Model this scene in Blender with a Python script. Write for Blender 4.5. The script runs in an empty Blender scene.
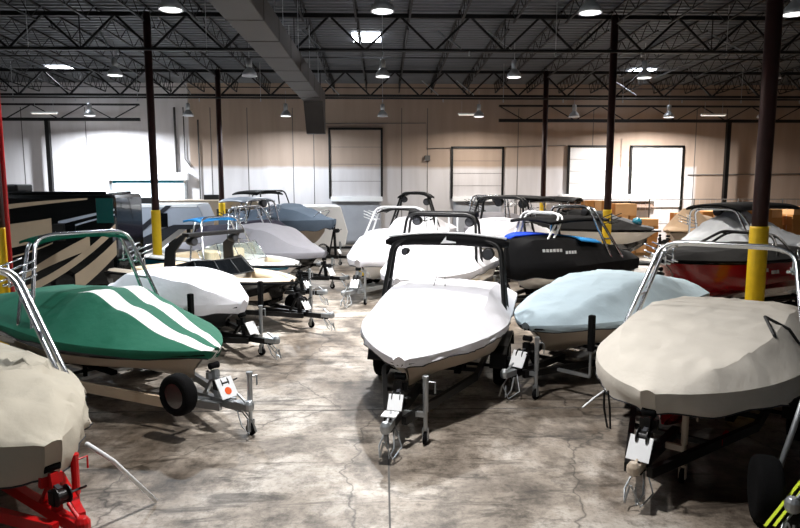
import bpy, bmesh, math, random
from mathutils import Vector, Matrix, noise
R = math.radians
random.seed(7)
C = bpy.context.scene.collection
SC = bpy.context.scene

# ------------------------------------------------------------------ materials
def lin(c):
    return tuple((x/12.92 if x <= .04045 else ((x+.055)/1.055)**2.4) for x in c)
def hexc(h):
    return lin(tuple(int(h[i:i+2], 16)/255 for i in (0, 2, 4)))+(1,)
def mat(name, col, rough=.5, metal=0, var=.12, scale=6, bump=.0, bscale=40, coat=0, emit=None, trans=0, stretch=None, folds=0):
    m = bpy.data.materials.new(name); m.use_nodes = True
    nt = m.node_tree; n = nt.nodes; l = nt.links
    b = n['Principled BSDF']
    c = hexc(col) if isinstance(col, str) else tuple(col)+(1,)
    tc = n.new('ShaderNodeTexCoord'); mp = n.new('ShaderNodeMapping')
    l.new(tc.outputs['Object'], mp.inputs[0])
    if stretch: mp.inputs['Scale'].default_value = stretch
    nz = n.new('ShaderNodeTexNoise'); nz.inputs['Scale'].default_value = scale; nz.inputs['Detail'].default_value = 6
    l.new(mp.outputs[0], nz.inputs[0])
    mx = n.new('ShaderNodeMix'); mx.data_type = 'RGBA'
    mx.inputs[6].default_value = tuple(v*(1-var) for v in c[:3])+(1,)
    mx.inputs[7].default_value = tuple(min(1, v*(1+var)) for v in c[:3])+(1,)
    l.new(nz.outputs['Fac'], mx.inputs[0]); l.new(mx.outputs[2], b.inputs['Base Color'])
    b.inputs['Roughness'].default_value = rough; b.inputs['Metallic'].default_value = metal
    b.inputs['Coat Weight'].default_value = coat
    if rough >= .6 and not metal: b.inputs['Specular IOR Level'].default_value = .15
    if trans:
        b.inputs['Transmission Weight'].default_value = trans; b.inputs['Alpha'].default_value = .35
    if bump:
        n2 = n.new('ShaderNodeTexNoise'); n2.inputs['Scale'].default_value = bscale; n2.inputs['Detail'].default_value = 4
        l.new(mp.outputs[0], n2.inputs[0])
        bp = n.new('ShaderNodeBump'); bp.inputs['Strength'].default_value = bump; bp.inputs['Distance'].default_value = .02
        l.new(n2.outputs['Fac'], bp.inputs['Height']); l.new(bp.outputs[0], b.inputs['Normal'])
        if folds:
            n3 = n.new('ShaderNodeTexNoise'); n3.noise_type = 'RIDGED_MULTIFRACTAL'; n3.inputs['Scale'].default_value = 1.1; n3.inputs['Detail'].default_value = 3; n3.inputs['Distortion'].default_value = .6
            mp3 = n.new('ShaderNodeMapping'); mp3.inputs['Scale'].default_value = (1.5, .8, 1); mp3.inputs['Rotation'].default_value = (0, 0, .5)
            l.new(tc.outputs['Object'], mp3.inputs[0]); l.new(mp3.outputs[0], n3.inputs[0])
            b3 = n.new('ShaderNodeBump'); b3.inputs['Strength'].default_value = folds; b3.inputs['Distance'].default_value = .08
            l.new(n3.outputs[0], b3.inputs['Height']); l.new(b3.outputs[0], bp.inputs['Normal'])
    if emit:
        b.inputs['Emission Color'].default_value = c; b.inputs['Emission Strength'].default_value = emit
    return m
M = {}
def MM(k, *a, **kw): M[k] = mat(k, *a, **kw)
MM('white_cover', 'e2e1e7', .8, bump=.35, bscale=9, var=.03, folds=.6)
MM('beige_cover', 'c8c2b8', .85, bump=.5, bscale=8, var=.10, scale=2.5, folds=.9)
MM('cream_cover', 'bcb5a6', .85, bump=.5, bscale=8, var=.10, scale=3, folds=1.0)
MM('blue_cover', 'a9bac3', .8, bump=.45, bscale=8, var=.07, scale=3, folds=0.8)
MM('grey_cover', '8f8d92', .85, bump=.3, var=.06, folds=0.4)
MM('slate_cover', '5d6a79', .8, bump=.3, var=.08, folds=0.4)
MM('silver_cover', 'd2d6dc', .7, bump=.6, bscale=6, var=.1, folds=1.0)
MM('black_cover', '060608', .7, bump=.3, bscale=9, var=.2, folds=0.3)
MM('tan_cover', 'b39a80', .9, bump=.3, var=.1)
MM('purple_cover', '2e2b38', .8, bump=.3, var=.1)
MM('blue_cloth', '1c3fb8', .7, bump=.2, var=.12)
MM('sky_blue_cloth', '2f86c8', .7, bump=.2)
MM('green_cloth', '0b5a46', .8, var=.15)
MM('white_gel', 'ece9e4', .22, coat=.4, var=.03)
MM('cream_gel', 'b9aa98', .3, coat=.3, var=.05)
MM('black_gel', '050506', .18, coat=.5, var=.1)
MM('maroon_gel', '86040f', .22, coat=.5, var=.1)
MM('red_gel', 'c01428', .25, coat=.5)
MM('teal_gel', '1d6f86', .25, coat=.5)
MM('tan_vinyl', 'd3bfa0', .6, var=.05)
MM('grey_vinyl', '3a3b3f', .6)
MM('chrome', 'c9ccd0', .22, metal=1, var=.04)
MM('galvanised', 'a9adb0', .42, metal=.85, var=.15, scale=14)
MM('duct_metal', '35302c', .6, metal=.3, var=.35, scale=1.2)
MM('black_steel', '060606', .45, metal=.3, var=.2)
MM('roof_steel', '0d0e10', .6, metal=.3, var=.3)
MM('oxide_steel', '30110d', .55, metal=.2, var=.35, scale=3)
MM('black_rubber', '050506', .9, var=.15, bump=.3, bscale=60)
MM('black_plastic', '060607', .5)
MM('carpet_black', '070707', .95, bump=.5, bscale=120)
MM('white_paint', 'e6e8ea', .45, var=.05)
MM('red_paint', 'c21013', .35, var=.12)
MM('yellow_paint', 'e6bd12', .5, var=.12, scale=8)
MM('orange_paint', 'e0571a', .5)
MM('lime_strap', 'c9d93a', .6)
MM('red_lens', 'd01818', .2)
MM('wood_rail', 'c9b49a', .7, var=.15, stretch=(1, 1, 8))
MM('rv_black', '050707', .16, coat=.6, var=.2)
MM('rv_tan', 'b39f86', .3, coat=.3, var=.06)
MM('rv_teal', '123b38', .2, coat=.5)
MM('camper_grey', '9fa6b2', .35, var=.05)
MM('camper_dark', '2c2e34', .35)
MM('cardboard', 'b07c48', .9, var=.16, scale=2)
MM('cardboard_light', 'cfa273', .9, var=.12, scale=2)
MM('pallet_wood', '8a6c48', .9, var=.2)
MM('door_white', 'd9d9da', .5, var=.04)
MM('door_grey', '9a9ea6', .55, var=.1, scale=2, bump=.3, bscale=5)
MM('awning_brown', '6b5a50', .8)
MM('shade_glass', 'b9bcc0', .3, metal=.5)
MM('lamp_on', 'ffffff', .3, emit=2.2, var=0)
MM('tube_on', 'f5f0e4', .3, emit=1.1, var=0)
MM('roof_glow_panel', 'f2f7ff', .3, emit=14, var=0)  # daylight opening, and added glow for lamp glare on the roof
MM('tint_glass', '9fc4bd', .05, trans=.8)
MM('dark_glass', '0a0c0e', .06)
MM('joint_grey', '5c5a58', .9)
MM('sign_grey', '8d8d8a', .6)
MM('lens_green', '2f7a4c', .4)

def stripes_mat():
    # green awning cloth with two broad white bands running from the windscreen to the bow
    m = bpy.data.materials.new('striped_cover'); m.use_nodes = True
    nt = m.node_tree; n = nt.nodes; l = nt.links; b = n['Principled BSDF']
    at = n.new('ShaderNodeUVMap'); at.uv_map = 'UVMap'
    sp = n.new('ShaderNodeSeparateXYZ'); l.new(at.outputs[0], sp.inputs[0])
    cr = n.new('ShaderNodeValToRGB'); cr.color_ramp.interpolation = 'CONSTANT'
    g = hexc('06634a'); w = hexc('f4f5f2')
    e = cr.color_ramp.elements; e[0].position = 0; e[0].color = g
    e[1].position = .33; e[1].color = w
    for p, c in ((.45, g), (.55, w), (.67, g)):
        k = e.new(p); k.color = c
    l.new(sp.outputs[0], cr.inputs[0])
    # plain green aft of the tower
    mt = n.new('ShaderNodeMath'); mt.operation = 'GREATER_THAN'; mt.inputs[1].default_value = .5
    l.new(sp.outputs[1], mt.inputs[0])
    mx = n.new('ShaderNodeMix'); mx.data_type = 'RGBA'; l.new(mt.outputs[0], mx.inputs[0])
    l.new(cr.outputs[0], mx.inputs[6]); mx.inputs[7].default_value = g
    l.new(mx.outputs[2], b.inputs['Base Color']); b.inputs['Roughness'].default_value = .75
    tc = n.new('ShaderNodeTexCoord'); nz = n.new('ShaderNodeTexNoise'); nz.inputs['Scale'].default_value = 7
    l.new(tc.outputs['Object'], nz.inputs[0]); bp = n.new('ShaderNodeBump'); bp.inputs['Strength'].default_value = .4; bp.inputs['Distance'].default_value = .02
    l.new(nz.outputs[0], bp.inputs['Height']); l.new(bp.outputs[0], b.inputs['Normal'])
    return m
M['striped_cover'] = stripes_mat()

def floor_mat():
    m = bpy.data.materials.new('concrete_floor'); m.use_nodes = True
    nt = m.node_tree; n = nt.nodes; l = nt.links; b = n['Principled BSDF']
    tc = n.new('ShaderNodeTexCoord')
    def nz(s, d=8, r=.6, vec=None, dist=0):
        k = n.new('ShaderNodeTexNoise'); k.inputs['Scale'].default_value = s; k.inputs['Detail'].default_value = d
        k.inputs['Roughness'].default_value = r; k.inputs['Distortion'].default_value = dist
        l.new(vec or tc.outputs['Object'], k.inputs[0]); return k
    def ramp(src, stops):
        r = n.new('ShaderNodeValToRGB'); e = r.color_ramp.elements
        e[0].position, e[0].color = stops[0][0], stops[0][1]; e[1].position, e[1].color = stops[-1][0], stops[-1][1]
        for p, c in stops[1:-1]:
            k = e.new(p); k.color = c
        l.new(src, r.inputs[0]); return r
    def mix(fac, a, c, mode='MIX', f=None):
        x = n.new('ShaderNodeMix'); x.data_type = 'RGBA'; x.blend_type = mode
        if fac is None: x.inputs[0].default_value = f
        else: l.new(fac, x.inputs[0])
        l.new(a, x.inputs[6]); l.new(c, x.inputs[7]); return x.outputs[2]
    a = ramp(nz(.55, 10, .68, dist=.4).outputs[0], [(.36, hexc('61584f')), (.5, hexc('a59b8f')), (.64, hexc('d2ccc4'))])
    s = ramp(nz(2.3, 10, .75).outputs[0], [(.36, hexc('6f675e')), (.52, (1, 1, 1, 1))])
    col = mix(None, a.outputs[0], s.outputs[0], 'MULTIPLY', .8)
    mp = n.new('ShaderNodeMapping'); mp.inputs['Scale'].default_value = (.35, 1.6, 1); mp.inputs['Rotation'].default_value = (0, 0, .25)
    l.new(tc.outputs['Object'], mp.inputs[0])
    t = ramp(nz(1.6, 8, .7, mp.outputs[0], 1.0).outputs[0], [(.36, hexc('5f574e')), (.47, (1, 1, 1, 1))])
    col = mix(None, col, t.outputs[0], 'MULTIPLY', .8)
    f = ramp(nz(14, 6, .8).outputs[0], [(.34, hexc('635b52')), (.5, (1, 1, 1, 1))])
    col = mix(None, col, f.outputs[0], 'MULTIPLY', .5)
    bgp = ramp(nz(.22, 5, .6, dist=.8).outputs[0], [(.38, hexc('8a7d6e')), (.56, (1, 1, 1, 1))])
    col = mix(None, col, bgp.outputs[0], 'MULTIPLY', .85)
    # hairline cracks
    nn = nz(.9, 4, .6)
    ad = n.new('ShaderNodeMix'); ad.data_type = 'RGBA'; ad.blend_type = 'ADD'; ad.inputs[0].default_value = .9
    l.new(tc.outputs['Object'], ad.inputs[6]); l.new(nn.outputs['Color'], ad.inputs[7])
    vo = n.new('ShaderNodeTexVoronoi'); vo.feature = 'DISTANCE_TO_EDGE'; vo.inputs['Scale'].default_value = .3
    l.new(ad.outputs[2], vo.inputs[0])
    c = ramp(vo.outputs[0], [(0, hexc('3e3934')), (.006, (1, 1, 1, 1))])
    col = mix(None, col, c.outputs[0], 'MULTIPLY', .75)
    l.new(col, b.inputs['Base Color'])
    rr = n.new('ShaderNodeMapRange'); l.new(nz(1.2).outputs[0], rr.inputs[0]); rr.inputs[3].default_value = .3; rr.inputs[4].default_value = .62
    l.new(rr.outputs[0], b.inputs['Roughness'])
    bp = n.new('ShaderNodeBump'); bp.inputs['Strength'].default_value = .25; bp.inputs['Distance'].default_value = .01
    l.new(nz(9).outputs[0], bp.inputs['Height']); l.new(bp.outputs[0], b.inputs['Normal'])
    return m
M['floor'] = floor_mat()

def wall_mat():
    # tilt-up concrete: bare tan above, rolled white paint below and over the whole left bays
    m = bpy.data.materials.new('wall_paint'); m.use_nodes = True
    nt = m.node_tree; n = nt.nodes; l = nt.links; b = n['Principled BSDF']
    geo = n.new('ShaderNodeNewGeometry'); sp = n.new('ShaderNodeSeparateXYZ'); l.new(geo.outputs['Position'], sp.inputs[0])
    nz = n.new('ShaderNodeTexNoise'); nz.inputs['Scale'].default_value = .7; nz.inputs['Detail'].default_value = 8; l.new(geo.outputs['Position'], nz.inputs[0])
    def math_(op, a, v=None, b2=None):
        k = n.new('ShaderNodeMath'); k.operation = op; l.new(a, k.inputs[0])
        if b2 is not None: l.new(b2, k.inputs[1])
        elif v is not None: k.inputs[1].default_value = v
        return k.outputs[0]
    z = math_('ADD', sp.outputs[2], b2=math_('MULTIPLY', nz.outputs[0], .25))
    mr = n.new('ShaderNodeMapRange'); l.new(z, mr.inputs[0]); mr.inputs[1].default_value = 4.5; mr.inputs[2].default_value = 4.75
    mr2 = n.new('ShaderNodeMapRange'); l.new(sp.outputs[0], mr2.inputs[0]); mr2.inputs[1].default_value = -11.2; mr2.inputs[2].default_value = -11.1
    up = math_('MULTIPLY', mr.outputs[0], b2=mr2.outputs[0])
    mr3 = n.new('ShaderNodeMapRange'); l.new(sp.outputs[0], mr3.inputs[0]); mr3.inputs[1].default_value = 18.4; mr3.inputs[2].default_value = 18.6
    up = math_('MAXIMUM', up, b2=mr3.outputs[0])
    mx = n.new('ShaderNodeMix'); mx.data_type = 'RGBA'; l.new(up, mx.inputs[0])
    mx.inputs[6].default_value = hexc('c6c3c5'); mx.inputs[7].default_value = hexc('9e8c7e')
    mp = n.new('ShaderNodeMapping'); mp.inputs['Scale'].default_value = (2.2, 2.2, .25); l.new(geo.outputs['Position'], mp.inputs[0])
    n2 = n.new('ShaderNodeTexNoise'); n2.inputs['Scale'].default_value = .8; n2.inputs['Detail'].default_value = 8; l.new(mp.outputs[0], n2.inputs[0])
    cr = n.new('ShaderNodeValToRGB'); cr.color_ramp.elements[0].position = .3; cr.color_ramp.elements[0].color = (.6, .57, .55, 1); cr.color_ramp.elements[1].position = .6
    l.new(n2.outputs[0], cr.inputs[0])
    m2 = n.new('ShaderNodeMix'); m2.data_type = 'RGBA'; m2.blend_type = 'MULTIPLY'; m2.inputs[0].default_value = .35
    l.new(mx.outputs[2], m2.inputs[6]); l.new(cr.outputs[0], m2.inputs[7]); l.new(m2.outputs[2], b.inputs['Base Color'])
    b.inputs['Roughness'].default_value = .85
    return m
M['wall'] = wall_mat()
M['deck'] = mat('roof_deck', '5d6064', .6, metal=.3, var=.3, scale=.8)
M['outside'] = mat('outside_ground', 'c9ccd0', .9)

# ------------------------------------------------------------------ mesh builder
class MB:
    def __init__(s): s.bm = bmesh.new()
    def quad(s, *p): s.bm.faces.new([s.bm.verts.new(q) for q in p])
    def box(s, a, b, mtx=None):
        x0, y0, z0 = a; x1, y1, z1 = b
        v = [Vector(p) for p in ((x0,y0,z0),(x1,y0,z0),(x1,y1,z0),(x0,y1,z0),(x0,y0,z1),(x1,y0,z1),(x1,y1,z1),(x0,y1,z1))]
        if mtx: v = [mtx @ p for p in v]
        v = [s.bm.verts.new(p) for p in v]
        for f in ((3,2,1,0),(4,5,6,7),(0,1,5,4),(1,2,6,5),(2,3,7,6),(3,0,4,7)): s.bm.faces.new([v[i] for i in f])
        return s
    def bar(s, p, q, w, h=None, up=(0, 0, 1)):
        p = Vector(p); q = Vector(q); h = h or w; d = (q-p).normalized(); u = Vector(up)
        if abs(d.dot(u)) > .98: u = Vector((0, 1, 0))
        sd = d.cross(u).normalized(); u = sd.cross(d)
        v = []
        for e in (p, q):
            for a, b in ((-1,-1),(1,-1),(1,1),(-1,1)): v.append(s.bm.verts.new(e+sd*a*w/2+u*b*h/2))
        for f in ((0,1,2,3),(7,6,5,4),(0,4,5,1),(1,5,6,2),(2,6,7,3),(3,7,4,0)): s.bm.faces.new([v[i] for i in f])
        return s
    def tube(s, pts, r, n=8):
        pts = [Vector(p) for p in pts]; rings = []; sd = None
        for i, p in enumerate(pts):
            d = (pts[min(i+1, len(pts)-1)]-pts[max(i-1, 0)]).normalized()
            if sd is None: sd = d.orthogonal().normalized()
            sd = (sd-d*sd.dot(d)).normalized(); u = d.cross(sd)
            rr = r[i] if isinstance(r, (list, tuple)) else r
            rings.append([s.bm.verts.new(p+(sd*math.cos(2*math.pi*k/n)+u*math.sin(2*math.pi*k/n))*rr) for k in range(n)])
        for a, b in zip(rings, rings[1:]):
            for k in range(n): s.bm.faces.new((a[k], a[(k+1) % n], b[(k+1) % n], b[k]))
        s.bm.faces.new(rings[0][::-1]); s.bm.faces.new(rings[-1]); return s
    def lathe(s, prof, c, axis=(0, 0, 1), n=24):
        # prof: (radius, height along axis)
        ax = Vector(axis).normalized(); sd = ax.orthogonal().normalized(); u = ax.cross(sd); c = Vector(c); rings = []
        for r, h in prof:
            rings.append([s.bm.verts.new(c+ax*h+(sd*math.cos(2*math.pi*k/n)+u*math.sin(2*math.pi*k/n))*max(r, .0005)) for k in range(n)])
        for a, b in zip(rings, rings[1:]):
            for k in range(n): s.bm.faces.new((a[k], a[(k+1) % n], b[(k+1) % n], b[k]))
        s.bm.faces.new(rings[0][::-1]); s.bm.faces.new(rings[-1]); return s
    def grid(s, rows, close=False):
        g = [[s.bm.verts.new(p) for p in r] for r in rows]
        for a, b in zip(g, g[1:]):
            m = len(a)
            for k in range(m if close else m-1): s.bm.faces.new((a[k], a[(k+1) % m], b[(k+1) % m], b[k]))
        return g
    def prism(s, pts, d, close=True):
        d = Vector(d); a = [s.bm.verts.new(p) for p in pts]; b = [s.bm.verts.new(Vector(p)+d) for p in pts]
        s.bm.faces.new(a[::-1]); s.bm.faces.new(b); m = len(a)
        for k in range(m): s.bm.faces.new((a[k], a[(k+1) % m], b[(k+1) % m], b[k]))
        return s
    def build(s, name, m, parent=None, smooth=False, label=None, bevel=0):
        bmesh.ops.recalc_face_normals(s.bm, faces=s.bm.faces)
        me = bpy.data.meshes.new(name); s.bm.to_mesh(me); s.bm.free()
        me.materials.append(M[m] if isinstance(m, str) else m)
        if smooth:
            for p in me.polygons: p.use_smooth = True
        o = bpy.data.objects.new(name, me); C.objects.link(o)
        if parent: o.parent = parent
        if label: o['label'] = label
        if bevel:
            bv = o.modifiers.new('b', 'BEVEL'); bv.width = bevel; bv.segments = 2; bv.limit_method = 'ANGLE'
        return o
def box(a, b, name, m, parent=None, bevel=0, label=None): return MB().box(a, b).build(name, m, parent, bevel=bevel, label=label)
def tag(o, label, cat, group=None):
    o['label'] = label; o['category'] = cat
    if group: o['group'] = group
    return o
def thing(name, label, cat, loc=(0, 0, 0), rz=0, group=None):
    o = bpy.data.objects.new(name, None); C.objects.link(o); o.empty_display_size = .2
    o.location = loc; o.rotation_euler = (0, 0, R(rz)); return tag(o, label, cat, group)
def struct(o): o['kind'] = 'structure'; return o
def copy_tree(o, parent=None):
    c = o.copy(); C.objects.link(c)
    if parent: c.parent = parent
    for ch in list(o.children): copy_tree(ch, c)
    return c
def fillet(pts, r=.12, n=5):
    pts = [Vector(p) for p in pts]; out = [pts[0]]
    for a, b, c in zip(pts, pts[1:], pts[2:]):
        ra = min(r, (a-b).length*.45); rc = min(r, (c-b).length*.45)
        p = b+(a-b).normalized()*ra; q = b+(c-b).normalized()*rc
        for i in range(n+1):
            t = i/n; out.append(p*(1-t)**2+b*2*t*(1-t)+q*t*t)
    return out+[pts[-1]]
def interp(prof, t):
    if t <= prof[0][0]: return prof[0][1]
    for (a, u), (b, v) in zip(prof, prof[1:]):
        if t <= b:
            k = (t-a)/(b-a); k = k*k*(3-2*k); return u+(v-u)*k
    return prof[-1][1]

# ------------------------------------------------------------------ building
DY = 37.5
def roofz(y): return 9.75-.03*(y-23.4)
o = MB(); o.grid([[(x, y, 0) for x in (-26, 26)] for y in (-7, DY)]); struct(o.build('floor', 'floor'))
# sawn joints in the slab
for i, x in enumerate((-7.4, .05, 7.5)):
    struct(MB().box((x, -7, .0), (x+.022, DY-.05, .003)).build('trim_%d' % (i+1), 'joint_grey'))
for i, y in enumerate((9.6, 16.6, 26.0)):
    struct(MB().box((-25.9, y, .0), (25.9, y+.022, .003)).build('trim_%d' % (i+4), 'joint_grey'))
w = MB()
w.box((-26, DY, 0), (-15.6, DY+.3, 9.42)); w.box((-15.6, DY, 4.05), (-11.5, DY+.3, 9.42)); w.box((-11.5, DY, 0), (26, DY+.3, 9.42))
struct(w.build('wall_back', 'wall'))
struct(box((-26.3, -7, 0), (-26, DY+.3, 10.3), 'wall_left', 'wall')); struct(box((26, -7, 0), (26.3, DY+.3, 10.3), 'wall_right', 'wall'))
struct(box((-26.3, -7.3, 0), (26.3, -7, 10.4), 'wall_front', 'wall'))
struct(box((-26, DY+.3, -.05), (0, DY+14, -.001), 'outside_ground', 'outside'))
# corrugated roof deck (ribs run across the hall)
w = MB(); rows = []
y = -7.0
while y < DY:
    for dy, dz in ((0, 0), (.17, 0), (.20, -.06), (.33, -.06), (.36, 0)):
        rows.append([(x, y+dy, roofz(y)+dz) for x in (-26, 26)])
    y += .36
w.grid(rows); ob = struct(w.build('ceiling', 'deck'))
# wall panel joints and grooves
k = 10
for x in (-20.6, -17.0, -13.4, -9.9, -7.8, -5.2, -4.0, 1.1, 2.6, 7.9, 9.4, 12.3, 18.4, 20.2, 22.4):
    struct(box((x-.02, DY-.012, 0), (x+.02, DY+.01, 7.9), 'trim_%d' % k, 'joint_grey')); k += 1

# --- columns, in two rows either side of the aisle
col_lab = {(-1, 0): ('dark red steel column with yellow painted base at the left edge of the photo', 13.7), (1, 0): ('thick dark steel column with yellow base behind the red wake boat', 13.7),
           (-1, 1): ('dark red steel column with yellow base beside the grey camper', 23.2), (1, 1): ('dark steel column with yellow base in front of the white and black boat', 23.2),
           (-1, 2): ('farther red steel column with yellow base, behind the boat with blue board on its rack', 32.7), (1, 2): ('farthest dark steel column with yellow base beside the cardboard boxes', 32.7)}
for (sx, i), (lab, y) in col_lab.items():
    x = sx*8.15+(.1 if sx > 0 else -.05); r = .13 if i else .16
    t = thing('steel_column', lab, 'column', (x, y, 0), 0, 'round steel columns either side of the aisle')
    MB().lathe([(r, .02), (r, roofz(y)-.3)], (0, 0, 0)).build('post', 'oxide_steel', t, smooth=True)
    MB().lathe([(r+.025, .03), (r+.03, .06), (r+.03, 2.55), (r+.025, 2.6)], (0, 0, 0)).build('protective_sleeve', 'yellow_paint', t, smooth=True)
    MB().box((-.25, -.25, 0), (.25, .25, .03)).build('base_plate', 'roof_steel', t)
    if (sx, i) == (-1, 0): MB().tube([(.26, -.05, .03), (.26, -.05, roofz(y)-1)], .045, 10).build('sprinkler_riser', 'red_paint', t, smooth=True, label='bright red riser pipe')
for x, lab in ((-18.75, 'thin black wall column at the left behind the black motorhome'), (19.9, 'thin black wall column at the right above the stacked boxes')):
    o = MB().box((x-.11, 36.6, 0), (x+.11, 36.82, 7.15)).build('wall_column', 'black_steel'); tag(o, lab, 'column')

# --- main trusses across the hall
def truss(y, x0, x1, name='roof_truss'):
    zt = roofz(y)-.25; zb = zt-1.3; m = MB()
    m.box((x0, y-.07, zt-.14), (x1, y+.07, zt)); m.box((x0, y-.06, zb), (x1, y+.06, zb+.11))
    n = round((x1-x0)/1.25); st = (x1-x0)/n
    for i in range(n):
        a = x0+i*st
        if i % 2 == 0: m.bar((a, y, zb+.05), (a+st, y, zt-.07), .075)
        else: m.bar((a, y, zt-.07), (a+st, y, zb+.05), .075)
        if i % 6 == 0: m.bar((a, y, zb), (a, y, zt), .03)
    struct(m.build(name, 'roof_steel'))
for y in (13.9, 23.4, 32.9): truss(y, -25.6, 25.6)
# end trusses against the wall
for x0, x1 in ((-25.5, -13.6), (6.6, 25.5)):
    m = MB(); m.box((x0, 36.6, 7.05), (x1, 36.78, 7.22)); m.box((x0, 36.6, 7.9), (x1, 36.75, 8.0))
    n = round((x1-x0)/1.5); st = (x1-x0)/n
    for i in range(n): m.bar((x0+i*st, 36.68, 7.15 if i % 2 else 7.95), (x0+(i+1)*st, 36.68, 7.95 if i % 2 else 7.15), .05)
    struct(m.build('wall_girt', 'roof_steel'))
# --- open web joists along the hall
def joist_mesh(L, sl):
    m = MB(); h = .55
    m.bar((0, 0, 0), (0, L, -sl*L), .07, .06); m.bar((0, .35, -h), (0, L-.35, -h-sl*(L-.7)), .06, .05)
    n = 14; st = L/n
    for i in range(n):
        a = i*st; b = a+st
        m.bar((0, a, -sl*a-(0 if i % 2 == 0 else h)), (0, b, -sl*b-(h if i % 2 == 0 else 0)), .024)
    return m
jm = None
for y0, y1 in ((4.4, 13.9), (13.9, 23.4), (23.4, 32.9), (32.9, 37.4)):
    src = joist_mesh(y1-y0-.2, .03).build('roof_joist', 'roof_steel'); struct(src)
    xs = [i*1.83-.9 for i in range(-13, 15)]
    for j, x in enumerate(xs):
        ob = src if j == 0 else src.copy()
        if j: C.objects.link(ob)
        ob.location = (x, y0+.1, roofz(y0)-.1)
# bridging rods and kicker braces
for y in (9.2, 18.6, 28.1, 35.2):
    struct(box((-25.6, y-.02, roofz(y)-.72), (25.6, y+.02, roofz(y)-.68), 'joist_bridging', 'roof_steel'))
for y in (13.9, 23.4, 32.9):
    for x in (-9.6, -2.2, 2.8, 4.6, 12.9):
        struct(MB().bar((x, y-.1, roofz(y)-1.45), (x-.75, y+.9, roofz(y)-.6), .045).build('kicker_brace', 'galvanised'))
# sprinkler mains
for y, z in ((22.6, 8.1), (32.2, 7.75)):
    t = MB().tube([(-25.6, y, z), (25.6, y, z)], .045, 8).build('sprinkler_pipe', 'roof_steel', smooth=True)
    for x in range(-24, 25, 3):
        MB().tube([(x, y, z), (x, y, z-.18)], .03, 6).build('sprinkler_head', 'galvanised', t)
        if x % 2 == 0: MB().tube([(x, y, z), (x, y, roofz(y)-.05)], .012, 5).build('hanger', 'galvanised', t)
    tag(t, 'long sprinkler pipe across the roof %s' % ('nearer the camera' if y < 25 else 'nearer the back wall'), 'pipe', 'sprinkler pipes under the roof')
# duct
t = thing('air_duct', 'big dusty rectangular air duct hung under the roof left of the aisle', 'duct', (0, 0, 0))
box((-3.3, 3, 6.95), (-2.5, 27.2, 7.5), 'duct_run', 'duct_metal', t, bevel=.02)
MB().prism([(-3.3, 27.2, 7.5), (-3.3, 27.2, 6.95), (-3.3, 28.1, 5.7), (-3.3, 28.4, 5.7), (-3.3, 28.4, 7.5)], (.8, 0, 0)).build('duct_elbow', 'duct_metal', t)
for i in range(12): box((-3.31, 4+i*2, 6.94), (-2.49, 4.03+i*2, 7.51), 'flange', 'duct_metal', t)
for i in range(8):
    for hx in (-3.25, -2.55): MB().bar((hx, 5+i*3, 7.4), (hx, 5+i*3, 9.0), .02).build('hanger', 'galvanised', t)

# --- back wall doors
def bay_door(x0, x1, zt, n, zb=2.72, bar=True, pm='door_white'):
    t = struct(box((x0, DY-.09, zb), (x1, DY-.03, zt), 'door_%d' % n, pm))
    m = MB(); m.box((x0-.12, DY-.16, 2.7 if bar else 1.8), (x0, DY-.02, zt+.1)); m.box((x1, DY-.16, 2.7 if bar else 1.8), (x1+.12, DY-.02, zt+.1)); m.box((x0-.12, DY-.16, zt), (x1+.12, DY-.02, zt+.12))
    m.build('door_track', 'black_steel', t)
    m = MB()
    for i in range(1, 4): m.box((x0, DY-.1, zb+(zt-zb)*i/4), (x1, DY-.085, zb+(zt-zb)*i/4+.02))
    m.build('panel_seam', 'joint_grey', t)
    if bar:
        box((x0-.02, DY-.3, 2.55), (x1+.1, DY-.02, 2.82), 'header_bar', 'white_paint', t)
        mm = MB(); mm.grid([[(x0+.04+(x1-x0-.02)*i/16, DY-.12-.03*noise.noise(Vector((i*.6, j*.5, n))), .03+2.53*j/10) for i in range(17)] for j in range(11)])
        ob = mm.build('roller_curtain', 'door_grey', t, smooth=True); so = ob.modifiers.new('s', 'SOLIDIFY'); so.thickness = .03
    return t
bay_door(-3.02, -.12, 6.65, 1, pm='wall')
bay_door(4.1, 6.95, 5.6, 2, pm='wall')
bay_door(10.95, 13.3, 5.68, 3, 2.9, False)
bay_door(14.65, 17.6, 5.68, 4, 2.2, False)
o = MB().box((2.45, DY-.2, 4.9), (2.75, DY, 5.2)).build('junction_box', 'joint_grey'); tag(o, 'small dark junction box high on the wall between the middle bay doors', 'electrical box')
# awning shutter between yellow columns
t = thing('shutter_awning', 'brown shutter hood with white housing low on the wall behind the cardboard boxes', 'shutter', (13.1, DY, 0))
box((-2.7, -.5, 2.55), (2.9, -.03, 2.95), 'housing', 'white_paint', t, bevel=.03)
MB().prism([(-2.5, -.05, 2.5), (-2.5, -.9, 2.2), (-2.5, -.05, 2.0)], (5.2, 0, 0)).build('hood', 'awning_brown', t)
# left roll-up door with daylight outside
t = struct(box((-15.8, DY-.42, 3.75), (-11.2, DY-.02, 4.2), 'door_5', 'door_white', bevel=.06))
m = MB(); m.box((-15.75, DY-.2, 0), (-15.6, DY-.02, 3.75)); m.box((-11.5, DY-.2, 0), (-11.35, DY-.02, 3.75)); m.build('guide_rail', 'galvanised', t)
box((-15.6, DY-.12, 3.6), (-11.5, DY-.05, 3.75), 'bottom_bar', 'teal_gel', t)
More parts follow.
